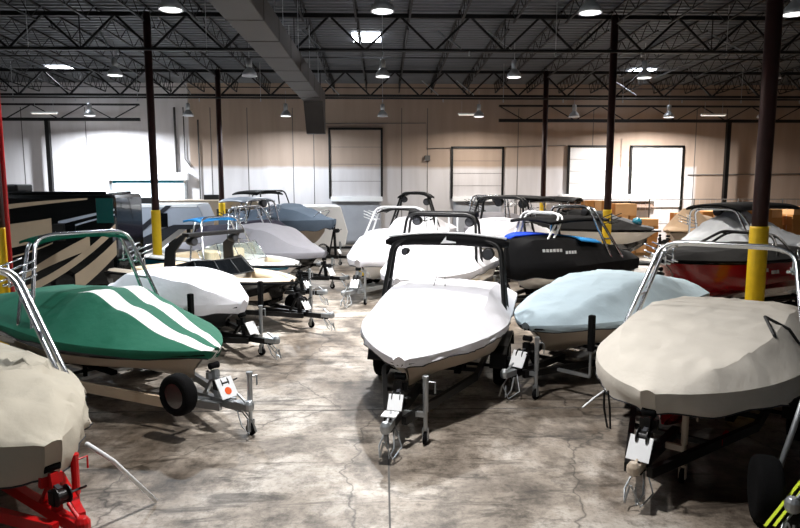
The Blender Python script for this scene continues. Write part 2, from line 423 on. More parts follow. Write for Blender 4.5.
# wall conduits
for pts, r, lab in (([(-11.9, DY-.1, 7.9), (-11.9, DY-.1, 4.2)], .06, 'thick dark vertical conduit right above the open roll-up door'),
        ([(-11.4, DY-.1, 7.9), (-11.4, DY-.1, 5.0), (-11.05, DY-.1, 4.5)], .03, 'thin bent conduit at the right top of the open roll-up door'),
        ([(-10.6, DY-.08, 7.2), (-10.6, DY-.08, .2)], .04, 'long vertical conduit right of the open roll-up door'),
        ([(-3.9, DY-.07, 7.0), (2.5, DY-.07, 7.05), (2.6, DY-.07, 5.6), (9, DY-.07, 5.75), (10.7, DY-.07, 5.8)], .02, 'thin conduit line crossing the tan wall above the middle doors'),
        ([(14, DY-.07, 6.2), (14, DY-.07, 3.1)], .015, 'thin drop cable between the two right bay doors'),
        ([(18.0, DY-.07, 4.1), (25.5, DY-.07, 4.15)], .025, 'horizontal conduit on the wall at the far right')):
    tag(MB().tube(pts, r).build('wall_conduit', 'joint_grey', smooth=True), lab, 'conduit')
# dock leveller light on wall
for x, z, l in ((16.0, 2.95, 'small square vent on the white wall below the right bay door'),):
    o = MB().box((x-.15, DY-.08, z-.12), (x+.15, DY-.01, z+.12)).build('wall_vent', 'sign_grey'); tag(o, l, 'vent')

# --- lamps
def make_lamp(on):
    t = thing('high_bay_lamp', '', 'lamp')
    MB().tube([(0, 0, .35), (0, 0, 1.05)], .012, 6).build('hanging_rod', 'galvanised', t)
    MB().lathe([(.07, 0), (.11, .03), (.11, .27), (.08, .33)], (0, 0, .06)).build('ballast_housing', 'galvanised', t, smooth=True)
    m = MB(); m.lathe([(.09, .06), (.14, .0), (.25, -.13), (.29, -.27), (.285, -.27), (.24, -.13), (.10, -.01)], (0, 0, 0), n=20)
    m.build('reflector', 'shade_glass', t, smooth=True)
    MB().lathe([(.25, -.262), (.25, -.25)], (0, 0, 0), n=20).build('lamp_lens', 'lamp_on' if on else 'door_grey', t)
    return t
on0 = make_lamp(True); off0 = make_lamp(False)
used = {True: 0, False: 0}
def light(x, y, z, power, col, size=.45, spread=None, name='bay_light'):
    ld = bpy.data.lights.new(name, 'AREA'); ld.shape = 'DISK'; ld.size = size; ld.energy = power; ld.color = col; ld.spread = R(spread or 130)
    lo = bpy.data.objects.new(name, ld); C.objects.link(lo); lo.location = (x, y, z); return lo
rows = [(7.2, 8.2), (16.1, 7.95), (25.2, 7.9), (34.3, 7.35)]
colname = {0: 'over the aisle'}
cool = (.86, .93, 1.0); warm = (1.0, .93, .84)
POW = {  # (row, column): watts, colour
    (0, 0): (420, (1, .98, .96)), (0, -2): (130, cool),
    (1, 0): (900, (1, .98, .96)), (1, -1): (420, cool), (1, 1): (200, warm), (1, 2): (220, warm), (1, -3): (200, cool),
    (2, 0): (420, (1, .98, .96)), (2, -2): (460, cool), (2, 2): (420, warm), (2, 1): (260, warm), 
    (3, -3): (2300, (.88, .94, 1)), (3, -1): (650, cool), (3, 1): (420, warm), (3, 3): (1700, (1, .97, .93))}
rn = ['row above the camera', 'nearest row', 'middle row', 'row by the back wall']
for ri, (y, z) in enumerate(rows):
    for ci in range(-4, 5):
        x = ci*5.1
        p = POW.get((ri, ci)); on = p is not None
        if ri == 0 and not on: continue
        src = on0 if on else off0
        ob = src if used[on] == 0 else copy_tree(src); used[on] += 1
        ob.location = (x, y, z)
        side = 'over the aisle' if ci == 0 else '%s %s of the aisle' % (('first', 'second', 'third', 'fourth')[abs(ci)-1], 'left' if ci < 0 else 'right')
        ob['label'] = 'round high bay lamp %s, %s, %s' % ('lit' if on else 'unlit', rn[ri], side); ob['group'] = 'high bay lamps under the roof'
        if on: light(x, y, z-.3, p[0]*1.0, p[1], .4, spread=165 if ri == 3 else None, name='bay_light')
# strip lights hung near the back wall
for x, lab in ((-18.5, 'long strip light near the back wall at the far left'), (4.9, 'long strip light near the back wall above the second middle door'), (18.6, 'long strip light near the back wall at the far right')):
    t = thing('strip_light', lab, 'lamp', (x, 36.0, 7.35), 0, 'strip lights near the back wall')
    box((-.7, -.08, .03), (.7, .08, .12), 'housing', 'white_paint', t); box((-.66, -.05, 0), (.66, .05, .03), 'tube', 'tube_on', t)
    MB().bar((-.5, 0, .12), (-.5, 0, .75), .015).bar((.5, 0, .12), (.5, 0, .75), .015).build('hanger', 'galvanised', t)
for (x, y, lab) in ((-.65, 27.3, 'bright rectangular daylight panel in the roof above the aisle'), (13.4, 33.8, 'added glowing panel for lamp glare on the roof over the right back corner'), (-16.3, 33.8, 'added glowing panel for lamp glare on the roof over the left back corner')):
    o = MB().box((x-.58, y-.75, roofz(y)-.09), (x+.58, y+.75, roofz(y)-.06)).build('roof_glow', 'roof_glow_panel'); struct(o); o['label'] = lab  # back corner panels are added glow for lamp glare; aisle one is daylight

# ------------------------------------------------------------------ boats (local frame: bow at y=0, stern at y=+L, x to the viewer's right)
class Hull:
    def __init__(s, L=6.0, B=2.4, zk=.52, zs=1.2, zb=1.18, rake=1.1, blunt=2.0, pw=.80):
        s.L, s.B, s.zk, s.zs, s.zb, s.rake, s.blunt, s.pw = L, B, zk, zs, zb, rake, blunt, pw
    def half(s, t):
        if t < .48: f = max(0, 1-(1-t/.48)**s.blunt)**s.pw
        else: f = 1-.06*(t-.48)/.52
        return max(.03, s.B/2*f)
    def sheer(s, t): return s.zs+(s.zb-s.zs)*(1-min(t, 1))**1.6
    def keel(s, t):
        zs = s.sheer(t)
        return s.zk+(zs-.5-s.zk)*max(0, 1-t/.20)**1.5
def build_boat(name, label, x, y, phi, h, hull='white_gel', lower=None, stripe=None, group='boats parked on trailers', open_=False):
    t = thing(name, label, 'boat', (x, y, 0), phi, group)
    N = 26; rows = []; low = []
    for i in range(N+1):
        u = (i/N)**1.4; b = h.half(u); zs = h.sheer(u); zk = h.keel(u); yy = u*h.L
        bc = b*(.62+.26*min(1, u/.4)); zc = zk+(zs-zk)*(.48-.10*min(1, u/.4)); off = .5*(1-min(1, u/.35))**1.5*(1 if u < .35 else 0)
        pts = []
        for sx in (-1, 1):
            side = [(sx*b, yy, zs), (sx*b*.995, yy+off*.2, zs-.07), (sx*(b*.6+bc*.4), yy+off*.5, zc+(zs-zc)*.45), (sx*bc, yy+off*.8, zc), (sx*bc*.97, yy+off*.82, zc-.015), (sx*bc*.5, yy+off, zk+(zc-zk)*.55)]
            pts.append(side)
        rows.append(pts[0]+[(0, yy+off, zk)]+pts[1][::-1])
    m = MB(); g = m.grid(rows)
    m.bm.faces.new(g[-1]); 
    if not open_:
        for a, b in zip(g, g[1:]): m.bm.faces.new((a[0], b[0], b[-1], a[-1]))
    hl = m.build('hull', hull, t, smooth=False)
    for p in hl.data.polygons: p.use_smooth = len(p.vertices) == 4 and abs(p.normal.z) < .93
    # lower chine panel of another colour
    if lower:
        m = MB(); r2 = [[(q[0]*1.004, q[1], q[2]-.004) for q in r[3:10]] for r in rows]; m.grid(r2)
        m.build('hull_bottom', lower, t, smooth=True)
    for sx in (0, -1): MB().tube([(r[sx][0]*1.01-(.012 if r[sx][0] > 0 else -.012)*(not open_), r[sx][1], r[sx][2]-.05) for r in rows], .026, 6).build('rub_rail', 'black_rubber', t, smooth=True)
    if stripe:
        m = MB()
        for sx in (-1, 1):
            m.grid([[(sx*(abs(r[1][0])*(1-k)+abs(r[2][0])*k+.012), r[1][1]*(1-k)+r[2][1]*k, r[1][2]*(1-k)+r[2][2]*k) for k in (-.3, 1.0)] for r in rows[2:]])
        m.build('hull_stripe', stripe, t, smooth=True)
    if open_:
        m = MB(); rr = []
        for i in range(N+1):
            u = .02+.96*i/N; b = h.half(u); zs = h.sheer(u); yy = u*h.L; w = min(.22, b*.6); d = .5 if u > .10 else .05
            if .36 < u < .44: d = .02
            zf = zs-d
            rr.append([(-b, yy, zs), (-b+.05, yy, zs+.05), (-b+w, yy, zs+.06), (-b+w+.03, yy, zs+.02), (-b+w+.07, yy, zf), (0, yy, zf), (b-w-.07, yy, zf), (b-w-.03, yy, zs+.02), (b-w, yy, zs+.06), (b-.05, yy, zs+.05), (b, yy, zs)])
        m.grid(rr); m.build('deck', open_, t, smooth=True)
        m = MB()
        pts = []
        for u in (.12, .18, .24, .30, .35): pts.append((-(h.half(u)-.36), u*h.L))
        path = [(a, b_, h.sheer(.2)-.08) for a, b_ in pts[::-1]]+[(-a, b_, h.sheer(.2)-.08) for a, b_ in pts]
        m.tube(fillet(path, .2, 3), .13, 8); m.build('bow_cushion', 'tan_vinyl', t, smooth=True)
        m = MB(); m.box((-.8, h.L*.80, h.zs-.35), (.8, h.L*.88, h.zs+.12)); m.build('stern_seat', 'tan_vinyl', t, bevel=.05)
        for sx in (-.5, .5):
            st = MB().box((sx-.25, h.L*.53, h.zs-.3), (sx+.25, h.L*.61, h.zs+.28)).build('seat', 'tan_vinyl', t, bevel=.06)
    return t
def add_windshield(t, h, u=.38, hh=.42, glass='tint_glass', frame='chrome'):
    zs = h.sheer(u)+.06; y = u*h.L; b = h.half(u+.05)-.12
    base = [(-b, y+1.15, zs), (-b+.06, y+.35, zs), (-b*.55, y-.05, zs), (0, y-.12, zs), (b*.55, y-.05, zs), (b-.06, y+.35, zs), (b, y+1.15, zs)]
    top = [(a*.86, c+.32+(.0 if abs(a) > b*.9 else .05), z+hh*(.45 if abs(a) > b*.98 else 1)) for a, c, z in base]
    m = MB(); m.grid([base, top]); g = m.build('windshield', glass, t)
    f = MB(); f.tube(base, .018, 6); f.tube(top, .018, 6)
    for a, c in zip(base, top): f.tube([a, c], .014, 6)
    f.build('windshield_frame', frame, g, smooth=True)
def add_cover(t, h, m_, prof, u0=0, u1=1.0, skirt=.2, sharp=4, flat=.70, wr=.02, seed=0, flange=0, label=None, side=1.0, edgey=0):
    # cloth drawn over the boat: stations along the hull, ribs across, a hanging hem; folds run down from the crown
    N = 64; K = 34; rows = []; uv = []
    for i in range(N+1):
        s = i/N; u = u0+(u1-u0)*s**1.15; hc = interp(prof, u); uu = max(u, 0)
        b = h.half(uu)+.05; zs = h.sheer(uu)+.02; yy = u*h.L-(.05 if i == 0 else 0)
        row = []; ruv = []
        def wob(px, py, pz, amp):
            q = Vector((px*1.1+seed, py*1.1, pz*.8))
            n = noise.noise(q)
            w = noise.noise(q*1.3+Vector((5, 2, 1)))*1.6
            rd = 1-abs(noise.noise(Vector((py*1.5+w+seed*3, px*.7-w*.6, pz*.5))))*3.2
            rd2 = 1-abs(noise.noise(Vector((px*2.0+w+seed*5, py*1.1+w, seed))))*3.6
            return (n*.6+max(rd, 0)*1.1+max(rd2, 0)*.8-.5)*amp*min(1, max(0, py)/(.10*h.L)+.1)
        hem = skirt*(1+.25*noise.noise(Vector((s*9, seed, 0)))+(.10*math.sin(s*29+seed)))
        for k in range(4, 0, -1):
            f = k/4; d = abs(wob(-b, yy, f, wr*1.7))*f*(i > 2)
            row.append((-b*(1-.03*f*f)-d, yy+f*f*.10*(1-s)**4, zs-hem*f)); ruv.append((0, u))
        for k in range(K+1):
            v = -1+2*k/K; a = abs(v)
            e = min(1, (1-a)/(1-flat)); e = e-.12*max(0, e-.75)*4*.25
            ff = min(1, u/.12) if u > 0 else 0
            z = zs+hc*((.80*e+.20*(1-a*a))*ff+(1-a**1.6)*(1-ff))
            ed = min(1, (1-a)*6)
            z += wob(v*b, yy, 0, wr)*(.55+.45*(a**2))*ed
            row.append((v*b, yy, z)); ruv.append(((v*b/(max(b, .1)**.45*(h.B/2)**.55)+1)/2, u))
        for k in range(1, 5):
            f = k/4; d = abs(wob(b, yy+7, f, wr*1.7))*f*(i > 2)
            row.append((b*(1-.03*f*f)+d, yy+f*f*.10*(1-s)**4, zs-hem*f)); ruv.append((1, u))
        rows.append(row); uv.append(ruv)
    mb = MB(); g = mb.grid(rows)
    mb.bm.faces.new([v for v in g[-1]]); mb.bm.faces.new([v for v in g[0]][::-1])
    ul = mb.bm.loops.layers.uv.new('UVMap'); idx = {}
    for r, q in zip(g, uv):
        for v, c in zip(r, q): idx[v] = c
    for f in mb.bm.faces:
        for lp in f.loops: lp[ul].uv = idx[lp.vert]
    cv = mb.build('cover', m_, t, smooth=True, label=label); cv.data.set_sharp_from_angle(angle=R(24))
    for e in (0, -1): MB().tube([r[e] for r in rows], .011, 5).build('hem_cord', 'grey_vinyl', cv, smooth=True)
    return cv
def add_tower(t, h, u=.5, wt=.72, zt=2.55, back=.6, front=0, m_='chrome', r=.032, double=True, inset=.05, name='tower', gap=.55, cross=True):
    y = u*h.L; wb = h.half(u)-inset; zb = h.sheer(u)-.02; m = MB()
    hoops = [(y, y+back, zt, 0)]
    if double: hoops.append((y+gap, y+back+gap*.5, zt-.04, 0))
    for yb, yt, z, _ in hoops:
        m.tube(fillet([(-wb, yb, zb), (-wb*.98, yb+(yt-yb)*.12, zb+.2), (-wt, yt-.03, z-.1), (-wt*.75, yt, z), (wt*.75, yt, z), (wt, yt-.03, z-.1), (wb*.98, yb+(yt-yb)*.12, zb+.2), (wb, yb, zb)], .16, 5), r, 8)
    if double and cross:
        (a, b, z, _), (c, d, z2, _2) = hoops
        for sx in (-1, 1):
            m.tube([(sx*wt*.8, b, z-.05), (sx*wt*.8, d, z2-.05)], r*.7, 6)
            m.tube([(sx*(wb*.6+wt*.4), a*.6+b*.4, zb+(z-zb)*.42), (sx*(wb*.6+wt*.4), c*.6+d*.4, zb+(z-zb)*.42)], r*.6, 6)
    tw = m.build(name, m_, t, smooth=True)
    tw['y'] = y+back
    return tw
def add_rack(tw, x, y, z, sx, m_='chrome', n=3):
    for yy in (y, y+.42):
        m = MB()
        m.tube([(x, yy, z), (x+sx*.10, yy, z+.02)], .02, 6)
        for k in range(n): m.tube([(x+sx*.08, yy, z-.02+.10*k), (x+sx*.42, yy-.02, z+.10*k+.10)], .013, 6)
        m.tube([(x+sx*.08, yy, z-.03), (x+sx*.08, yy, z+.10*n)], .016, 6)
        m.build('board_rack', m_, tw, smooth=True)
def add_speaker(tw, x, y, z, r=.11):
    s = MB().lathe([(.03, .16), (r*.75, .12), (r, 0), (r, -.12), (r*.92, -.13)], (x, y, z), (0, 1, 0), 18).build('speaker', 'black_plastic', tw, smooth=True)
    MB().lathe([(r*.8, -.135), (r*.3, -.12)], (x, y, z), (0, 1, 0), 16).build('speaker_grille', 'grey_vinyl', s)
def add_bimini(t, w, y0, y1, z, m_='black_cover', th=.05, sag=.10, name='bimini'):
    m = MB(); top = []; bot = []
    for i in range(13):
        v = -1+2*i/12; zz = z-sag*v*v*v*v-.04*v*v
        top.append((v*w, zz))
    ring = [(a, b+th/2) for a, b in top]+[(a*.99, b-th/2) for a, b in top[::-1]]
    rows = []
    for k in range(7):
        f = k/6; yy = y0+(y1-y0)*f; dz = .05*math.sin(math.pi*f)
        rows.append([(a, yy, b+dz) for a, b in ring])
    g = m.grid(rows, close=True); m.bm.faces.new(g[0][::-1]); m.bm.faces.new(g[-1])
    return m.build(name, m_, t, smooth=True)
def add_marks(t, h, u0, u1, dz=.0, sx=-1, m_='white_paint', words=(6, 4), hh=.09, off=.03):
    # the too-small-to-read lettering: slanted strokes in two words
    m = MB(); n = sum(words)+1; k = 0; y0, y1 = u0*h.L, u1*h.L; st = (y1-y0)/n
    for wi, wl in enumerate(words):
        for c in range(wl):
            a = y0+k*st; u = a/h.L; x = sx*(h.half(u)+off); z = h.sheer(u)+dz-.06*wi
            x2 = sx*(h.half((a+st)/h.L)+off)
            m.prism([(x, a, z), (x2*.6+x*.4, a+st*.78, z), (x2*.6+x*.4, a+st*.6, z+hh), (x, a-st*.15, z+hh)], (sx*.008, 0, 0)); k += 1
        k += 1
    return m.build('lettering', m_, t)

# ------------------------------------------------------------------ trailers
def wheel_mesh(parent, c, axis, r=.33, w=.2, rim='galvanised', name='wheel'):
    m = MB(); m.lathe([(r*.62, -w/2), (r*.9, -w/2), (r*.98, -w*.36), (r, -w*.2), (r, w*.2), (r*.98, w*.36), (r*.9, w/2), (r*.62, w/2), (r*.58, w*.3), (r*.58, -w*.3)], c, axis, 28)
    t = m.build(name, 'black_rubber', parent, smooth=True)
    m = MB(); m.lathe([(r*.6, w*.42), (r*.55, w*.36), (r*.5, w*.12), (r*.25, w*.22), (r*.2, w*.34), (r*.06, w*.36)], c, axis, 20)
    m.lathe([(r*.6, -w*.42), (r*.5, -w*.3), (r*.1, -w*.3)], c, axis, 20)
    ax = Vector(axis).normalized(); sd = ax.orthogonal().normalized(); up = ax.cross(sd)
    for k in range(5):
        a = k*2*math.pi/5; d = sd*math.cos(a)+up*math.sin(a); p = Vector(c)+ax*w*.3
        m.bar(p+d*r*.15, p+d*r*.56, r*.16, w*.12, up=ax)
    m.build('rim', rim, t)
    return t
def trailer(label, x, y, phi, h, frame='black_steel', fender='black_steel', rim='galvanised', jack_x=.28, jack_y=-.1, plate='white_paint', plate_sz=.22, plates=1, mark=False, posts=False, spare=None, stand=True, rail=None, tongue=1.0, jack_h=.95, red=False, single=False, jack_m='galvanised', wheels=True, bunks=True):
    t = thing('boat_trailer', label, 'trailer', (x, y, 0), phi, 'boat trailers')
    L = h.L; rx = .78; z = .40
    m = MB()
    for sx in (-1, 1):
        m.bar((sx*.12, -.25, z), (sx*rx, L*.36, z), .07, .11); m.bar((sx*rx, L*.36, z), (sx*rx, L*.97, z), .07, .11)
    for u in (.2, .45, .7, .95):
        ww = rx if u >= .36 else .12+(rx-.12)*(u*L+.25)/(L*.36+.25); m.bar((-ww, u*L, z-.03), (ww, u*L, z-.03), .06, .06)
    m.build('frame', frame, t)
    m = MB(); m.bar((0, -tongue+.12, z+.02), (0, 1.2, z), .09, .11); m.build('tongue', frame, t)
    if rail:
        m = MB()
        m.bar((-.45, .2, z+.02), (-rx-.08, L*.36, z+.02), .05, .15); m.bar((-rx-.08, L*.36, z+.02), (-rx-.08, L*.9, z+.02), .05, .15); m.build('side_rail', rail, t)
    m = MB(); m.lathe([(.05, 0), (.07, .04), (.07, .10), (.04, .15)], (0, -tongue, z+.0), (0, 0, 1), 12); m.box((-.055, -tongue, z), (.055, -tongue+.28, z+.10)); m.bar((0, -tongue+.05, z+.1), (0, -tongue+.25, z+.2), .03)
    m.build('coupler', jack_m, t, smooth=False, bevel=.01)
    m = MB()
    for sx in (-1, 1): m.tube([(sx*.05, -tongue+.2, z-.02), (sx*.10, -tongue+.05, z-.2), (sx*.06, -tongue-.05, z-.3), (sx*.03, -tongue+.0, z-.12)], .012, 6)
    m.tube([(.04, -tongue+.3, z), (.16, -tongue+.2, z-.24), (.1, -tongue-.02, z-.32), (.0, -tongue-.05, z-.1)], .010, 6)
    m.build('safety_chain', 'galvanised', t)
    # jack
    jx = jack_x
    m = MB(); m.tube([(jx, jack_y, .2), (jx, jack_y, .2+jack_h*.45)], .028, 10); m.tube([(jx, jack_y, .2+jack_h*.3), (jx, jack_y, .2+jack_h*.85)], .038, 10)
    m.tube([(jx, jack_y, .2+jack_h*.85), (jx, jack_y, .22+jack_h*.87)], .045, 10)
    m.tube([(jx, jack_y, .2+jack_h*.8), (jx+.13, jack_y, .2+jack_h*.8), (jx+.13, jack_y, .2+jack_h*.62)], .012, 6)
    m.bar((0, jack_y, z+.02), (jx, jack_y, z+.02), .05, .07)
    m.bar((jx-.035, jack_y, .06), (jx-.035, jack_y, .23), .012, .07); m.bar((jx+.035, jack_y, .06), (jx+.035, jack_y, .23), .012, .07)
    j = m.build('jack', jack_m, t, smooth=False)
    MB().lathe([(.05, -.025), (.085, -.022), (.085, .022), (.05, .025)], (jx, jack_y, .085), (1, 0, 0), 16).build('jack_wheel', 'black_rubber', j, smooth=True)
    if stand:
        m = MB(); m.bar((0, -.05, z), (0, .02, h.zb-.28), .07, .09); m.bar((0, .3, z), (0, .02, h.zb-.35), .05, .05)
        m.bar((-.1, .06, h.zb-.36), (.1, .06, h.zb-.36), .06, .10)
        w = m.build('winch_post', frame, t)
        m = MB(); m.lathe([(.09, -.06), (.09, -.05), (.05, -.045), (.05, .045), (.09, .05), (.09, .06)], (0, -.14, h.zb-.46), (1, 0, 0), 16); m.box((-.07, -.13, h.zb-.55), (.07, -.02, h.zb-.42)); m.tube([(.07, -.14, h.zb-.46), (.17, -.14, h.zb-.46), (.17, -.26, h.zb-.40)], .012, 6)
        m.build('winch', 'black_plastic', w)
        MB().lathe([(.03, -.08), (.05, -.07), (.045, 0), (.05, .07), (.03, .08)], (0, .03, h.zb-.22), (1, 0, 0), 14).build('bow_roller', 'black_rubber', w, smooth=True)
        MB().bar((0, -.12, h.zb-.4), (0, .20, h.zb-.33), .045, .006).build('winch_strap', 'grey_vinyl', w)
        if plate:
            s = plate_sz
            mx = Matrix.Translation((0, -.24, z+.24)) @ Matrix.Rotation(R(58), 4, 'X')
            p = MB().box((-s/2, -s*.55, -.008), (s/2, s*.55, .008), mx).build('step_plate', plate, t, bevel=.005)
            MB().bar((0, -.28, z), (0, -.25, z+.16), .05, .05).build('plate_bracket', frame, p)
            if plates == 2:
                p2 = MB().box((-s/2, -tongue+.12, z+.16), (s/2, -tongue+.32, z+.18)).build('step_plate', plate, t, bevel=.005)
                MB().bar((0, -tongue+.22, z), (0, -tongue+.22, z+.17), .04).build('plate_bracket', frame, p2)
            if mark:
                d = MB().lathe([(.055, 0), (.055, .004)], mx @ Vector((0, -.05, .009)), (0, -.848, .53), 16).build('round_sticker', 'orange_paint', p)
                MB().box((-.06, .06, .008), (.05, .085, .011), mx).build('label_line', 'black_plastic', p)
    if bunks:
        m = MB(); k = []
        for sx in (-1, 1):
            m.bar((sx*.52, L*.30, h.zk+.035), (sx*.52, L*.94, h.zk+.035), .10, .06)
            for u in (.45, .7, .9): m.bar((sx*.52, u*L, z), (sx*.52, u*L, h.zk+.02), .05, .05)
        m.build('bunk', 'carpet_black', t)
    if wheels:
        ws = (.60,) if single else (.54, .54+.78/L)
        for u in ws:
            for sx in (-1, 1): wheel_mesh(t, (sx*(h.B/2-.12), u*L, .33), (sx, 0, 0), .33, .2, rim)
        for sx in (-1, 1):
            a, b = ws[0]*L-.42, ws[-1]*L+.42; xx = sx*(h.B/2-.12)
            pr = [(a-.08, .42), (a, .62), (a+.2, .72), (b-.2, .72), (b, .62), (b+.08, .42)]
            pr2 = [(p, q+.03) for p, q in pr[::-1]]
            MB().prism([(xx-.14, p, q) for p, q in pr]+[(xx-.14, p, q) for p, q in pr2], (.28, 0, 0)).build('fender', fender, t)
        m = MB()
        for u in ws: m.tube([(-h.B/2+.15, u*L, .33), (h.B/2-.15, u*L, .33)], .03, 8)
        m.build('axle', 'black_steel', t)
    if posts:
        for sx in (-1, 1):
            xx = sx*.95
            m = MB(); m.bar((sx*.35, .42, z), (xx, .42, z), .05, .05).bar((xx, .42, z), (xx, .42, 1.0), .035, .035); q = m.build('guide_post', 'galvanised', t)
            MB().box((xx-.05, .37, .82), (xx+.05, .47, 1.42)).build('post_pad', 'carpet_black', q, bevel=.02)
    if isinstance(spare, dict):
        wheel_mesh(t, spare['c'], spare['axis'], spare.get('r', .32), .2, rim, 'spare_wheel')
        m = MB().bar((spare['c'][0]-.0, spare['c'][1]+.0, spare['c'][2]), (spare['at'][0], spare['at'][1], z), .04).build('spare_bracket', frame, t)
    if red: box((.52, L*.2, z-.03), (.56, L*.2+.35, z+.05), 'marker_light', 'red_lens', t)
    return t

# ------------------------------------------------------------------ the fleet
# centre: white covered boat facing the aisle
hC1 = Hull(5.4, 2.4, .52, 1.2, 1.14, blunt=1.75, pw=.84)
C1 = build_boat('wake_boat', 'wake boat under bright white cover with thick black padded tower, nearest in the centre', .22, 8.35, -16, hC1, 'cream_gel', stripe=None)
add_cover(C1, hC1, 'white_cover', [(0, .05), (.12, .16), (.36, .30), (.52, .52), (.60, .54), (.8, .42), (1, .2)], skirt=.12, sharp=2.0, wr=.024, seed=1)
tw = add_tower(C1, hC1, .56, 1.0, 2.5, .35, m_='black_steel', r=.045, double=True, gap=.35)
m = MB(); m.tube([(x, 3.42, 2.5-.05*x*x) for x in [-1.15+i*.115 for i in range(21)]], [.085+.03*(1-abs(i-10)/10)-.04*(abs(i-10) == 10) for i in range(21)], 12); m.build('tower_pad', 'black_cover', tw, smooth=True)
MB().tube([(x, 3.40, 2.625-.07*x*x) for x in [-1.1+i*.11 for i in range(21)]], .02, 8).build('top_rail', 'white_paint', tw, smooth=True)
MB().prism([(-.08, 3.305, 2.44), (.02, 3.305, 2.57), (.02, 3.305, 2.50), (.2, 3.305, 2.47), (.2, 3.305, 2.45)], (0, -.012, 0)).build('emblem', 'white_paint', tw)
add_speaker(tw, .78, 3.45, 2.26); add_speaker(tw, -.78, 3.5, 2.26, .07)
m = MB(); m.tube([(-.12, 2.9, 1.72), (-.02, 3.4, 2.35), (.08, 2.9, 1.72)], .008, 5); m.build('cover_strap', 'black_plastic', C1)
trailer('black trailer with white step plate under the nearest white covered boat', .22, 8.35, -16, hC1, jack_x=.36, jack_y=.0, jack_h=.85, plate_sz=.2, plates=2, tongue=.72)

# right front: big beige cover
hR1 = Hull(5.5, 2.5, .50, 1.22, 1.2, blunt=2.3, pw=.70)
R1 = build_boat('wake_boat', 'wake boat under big beige cover with silver tube tower, nearest on the right', 2.95, 6.75, -40, hR1, 'maroon_gel', stripe='black_gel')
add_cover(R1, hR1, 'beige_cover', [(0, .03), (.10, .24), (.3, .40), (.46, .46), (.55, .50), (.8, .40), (1, .2)], skirt=.28, sharp=2.4, wr=.036, seed=4)
tw = add_tower(R1, hR1, .46, .92, 2.62, .8, m_='chrome', r=.034, gap=.5)
add_rack(tw, .80, 3.5, 2.25, 1); add_rack(tw, -.8, 3.5, 2.25, -1)
m = MB(); z = 1.56
m.tube([(.98, 1.9, 1.30), (.9, 2.0, 1.62), (.72, 2.45, 1.76)], .022, 6); m.tube([(1.2, 2.6, 1.3), (1.0, 2.5, 1.62), (.72, 2.45, 1.76)], .022, 6); m.build('cover_seam', 'black_plastic', R1)
trailer('black trailer with white plate and red light under the big beige covered boat', 2.95, 6.75, -40, hR1, jack_x=.25, jack_y=.6, jack_m='cream_gel', plate_sz=.25, red=True, tongue=.42)

# left: green and white striped cover
hB2 = Hull(6.0, 2.4, .58, 1.2, 1.14)
B2 = build_boat('wake_boat', 'wake boat under green cover with two broad white stripes, on the left', -2.42, 8.95, 52, hB2, 'cream_gel', stripe='black_gel')  # black hull band paints in the shadow below the cover edge
add_cover(B2, hB2, 'striped_cover', [(0, .04), (.1, .14), (.3, .42), (.42, .62), (.55, .52), (.8, .40), (1, .2)], skirt=.13, sharp=1.9, wr=.012, seed=9, flat=.35)
tw = add_tower(B2, hB2, .50, .82, 2.68, .5, m_='chrome', r=.034, gap=.5)
add_bimini(tw, .8, 3.5, 4.1, 2.62, 'green_cloth', .04, .05, 'bimini')
add_rack(tw, .86, 3.5, 2.1, 1)
trailer('trailer with pale side rail, white plate and spare wheel under the striped boat', -2.42, 8.95, 52, hB2, frame='galvanised', rail='wood_rail', rim='chrome', jack_x=.1, jack_y=-.62, jack_h=.8, plate_sz=.28, mark=True, tongue=.72, spare=dict(c=(-.62, .0, .66), axis=(-1, -.15, 0), r=.29, at=(0, .1)))
# orange circle and dark script mark on the white plate is built on the trailer plate

# left front: cream cover, mostly out of frame
hB1 = Hull(5.8, 2.4, .6, 1.2, 1.1)
B1 = build_boat('wake_boat', 'boat under wrinkled cream cover with silver tower, cut off by the left edge', -3.1, 5.75, 52, hB1, 'white_gel')
add_cover(B1, hB1, 'cream_cover', [(0, .02), (.1, .2), (.25, .34), (.4, .12), (.8, .1), (1, .05)], skirt=.34, sharp=2.0, wr=.10, flat=.5, seed=13)
tw = add_tower(B1, hB1, .27, .85, 2.5, 1.0, m_='chrome', r=.032, gap=.25)
add_rack(tw, .86, 3.0, 2.2, 1)
trailer('bright red trailer under the cream covered boat at the lower left', -3.1, 5.75, 52, hB1, frame='red_paint', fender='red_paint', plate=None, jack_x=.32, jack_y=.25, jack_m='red_paint', jack_h=.7, tongue=.5)
m = MB(); m.tube([(-2.87, 5.95, 1.02), (-2.74, 6.22, .72), (-2.52, 6.72, .03)], .022, 8)
tag(m.build('plastic_pole', 'white_paint', smooth=True), 'thin white pole leaning from the cream covered boat down to the floor', 'pole')

# B3 white cover behind the striped one
hB3 = Hull(3.3, 2.0, .52, 1.15, 1.1)
B3 = build_boat('fishing_boat', 'low boat under a plain white cover just behind the green striped boat', -2.85, 12.75, 57, hB3, 'grey_vinyl')
add_cover(B3, hB3, 'white_cover', [(0, .08), (.1, .25), (.3, .48), (.55, .56), (.8, .5), (1, .2)], skirt=.2, sharp=2.0, wr=.012, seed=21)
trailer('black trailer with two guide posts under the plain white covered boat', -2.85, 12.75, 57, hB3, posts=True, jack_x=.3, jack_y=-.2, tongue=.9, plate_sz=.24, single=True)

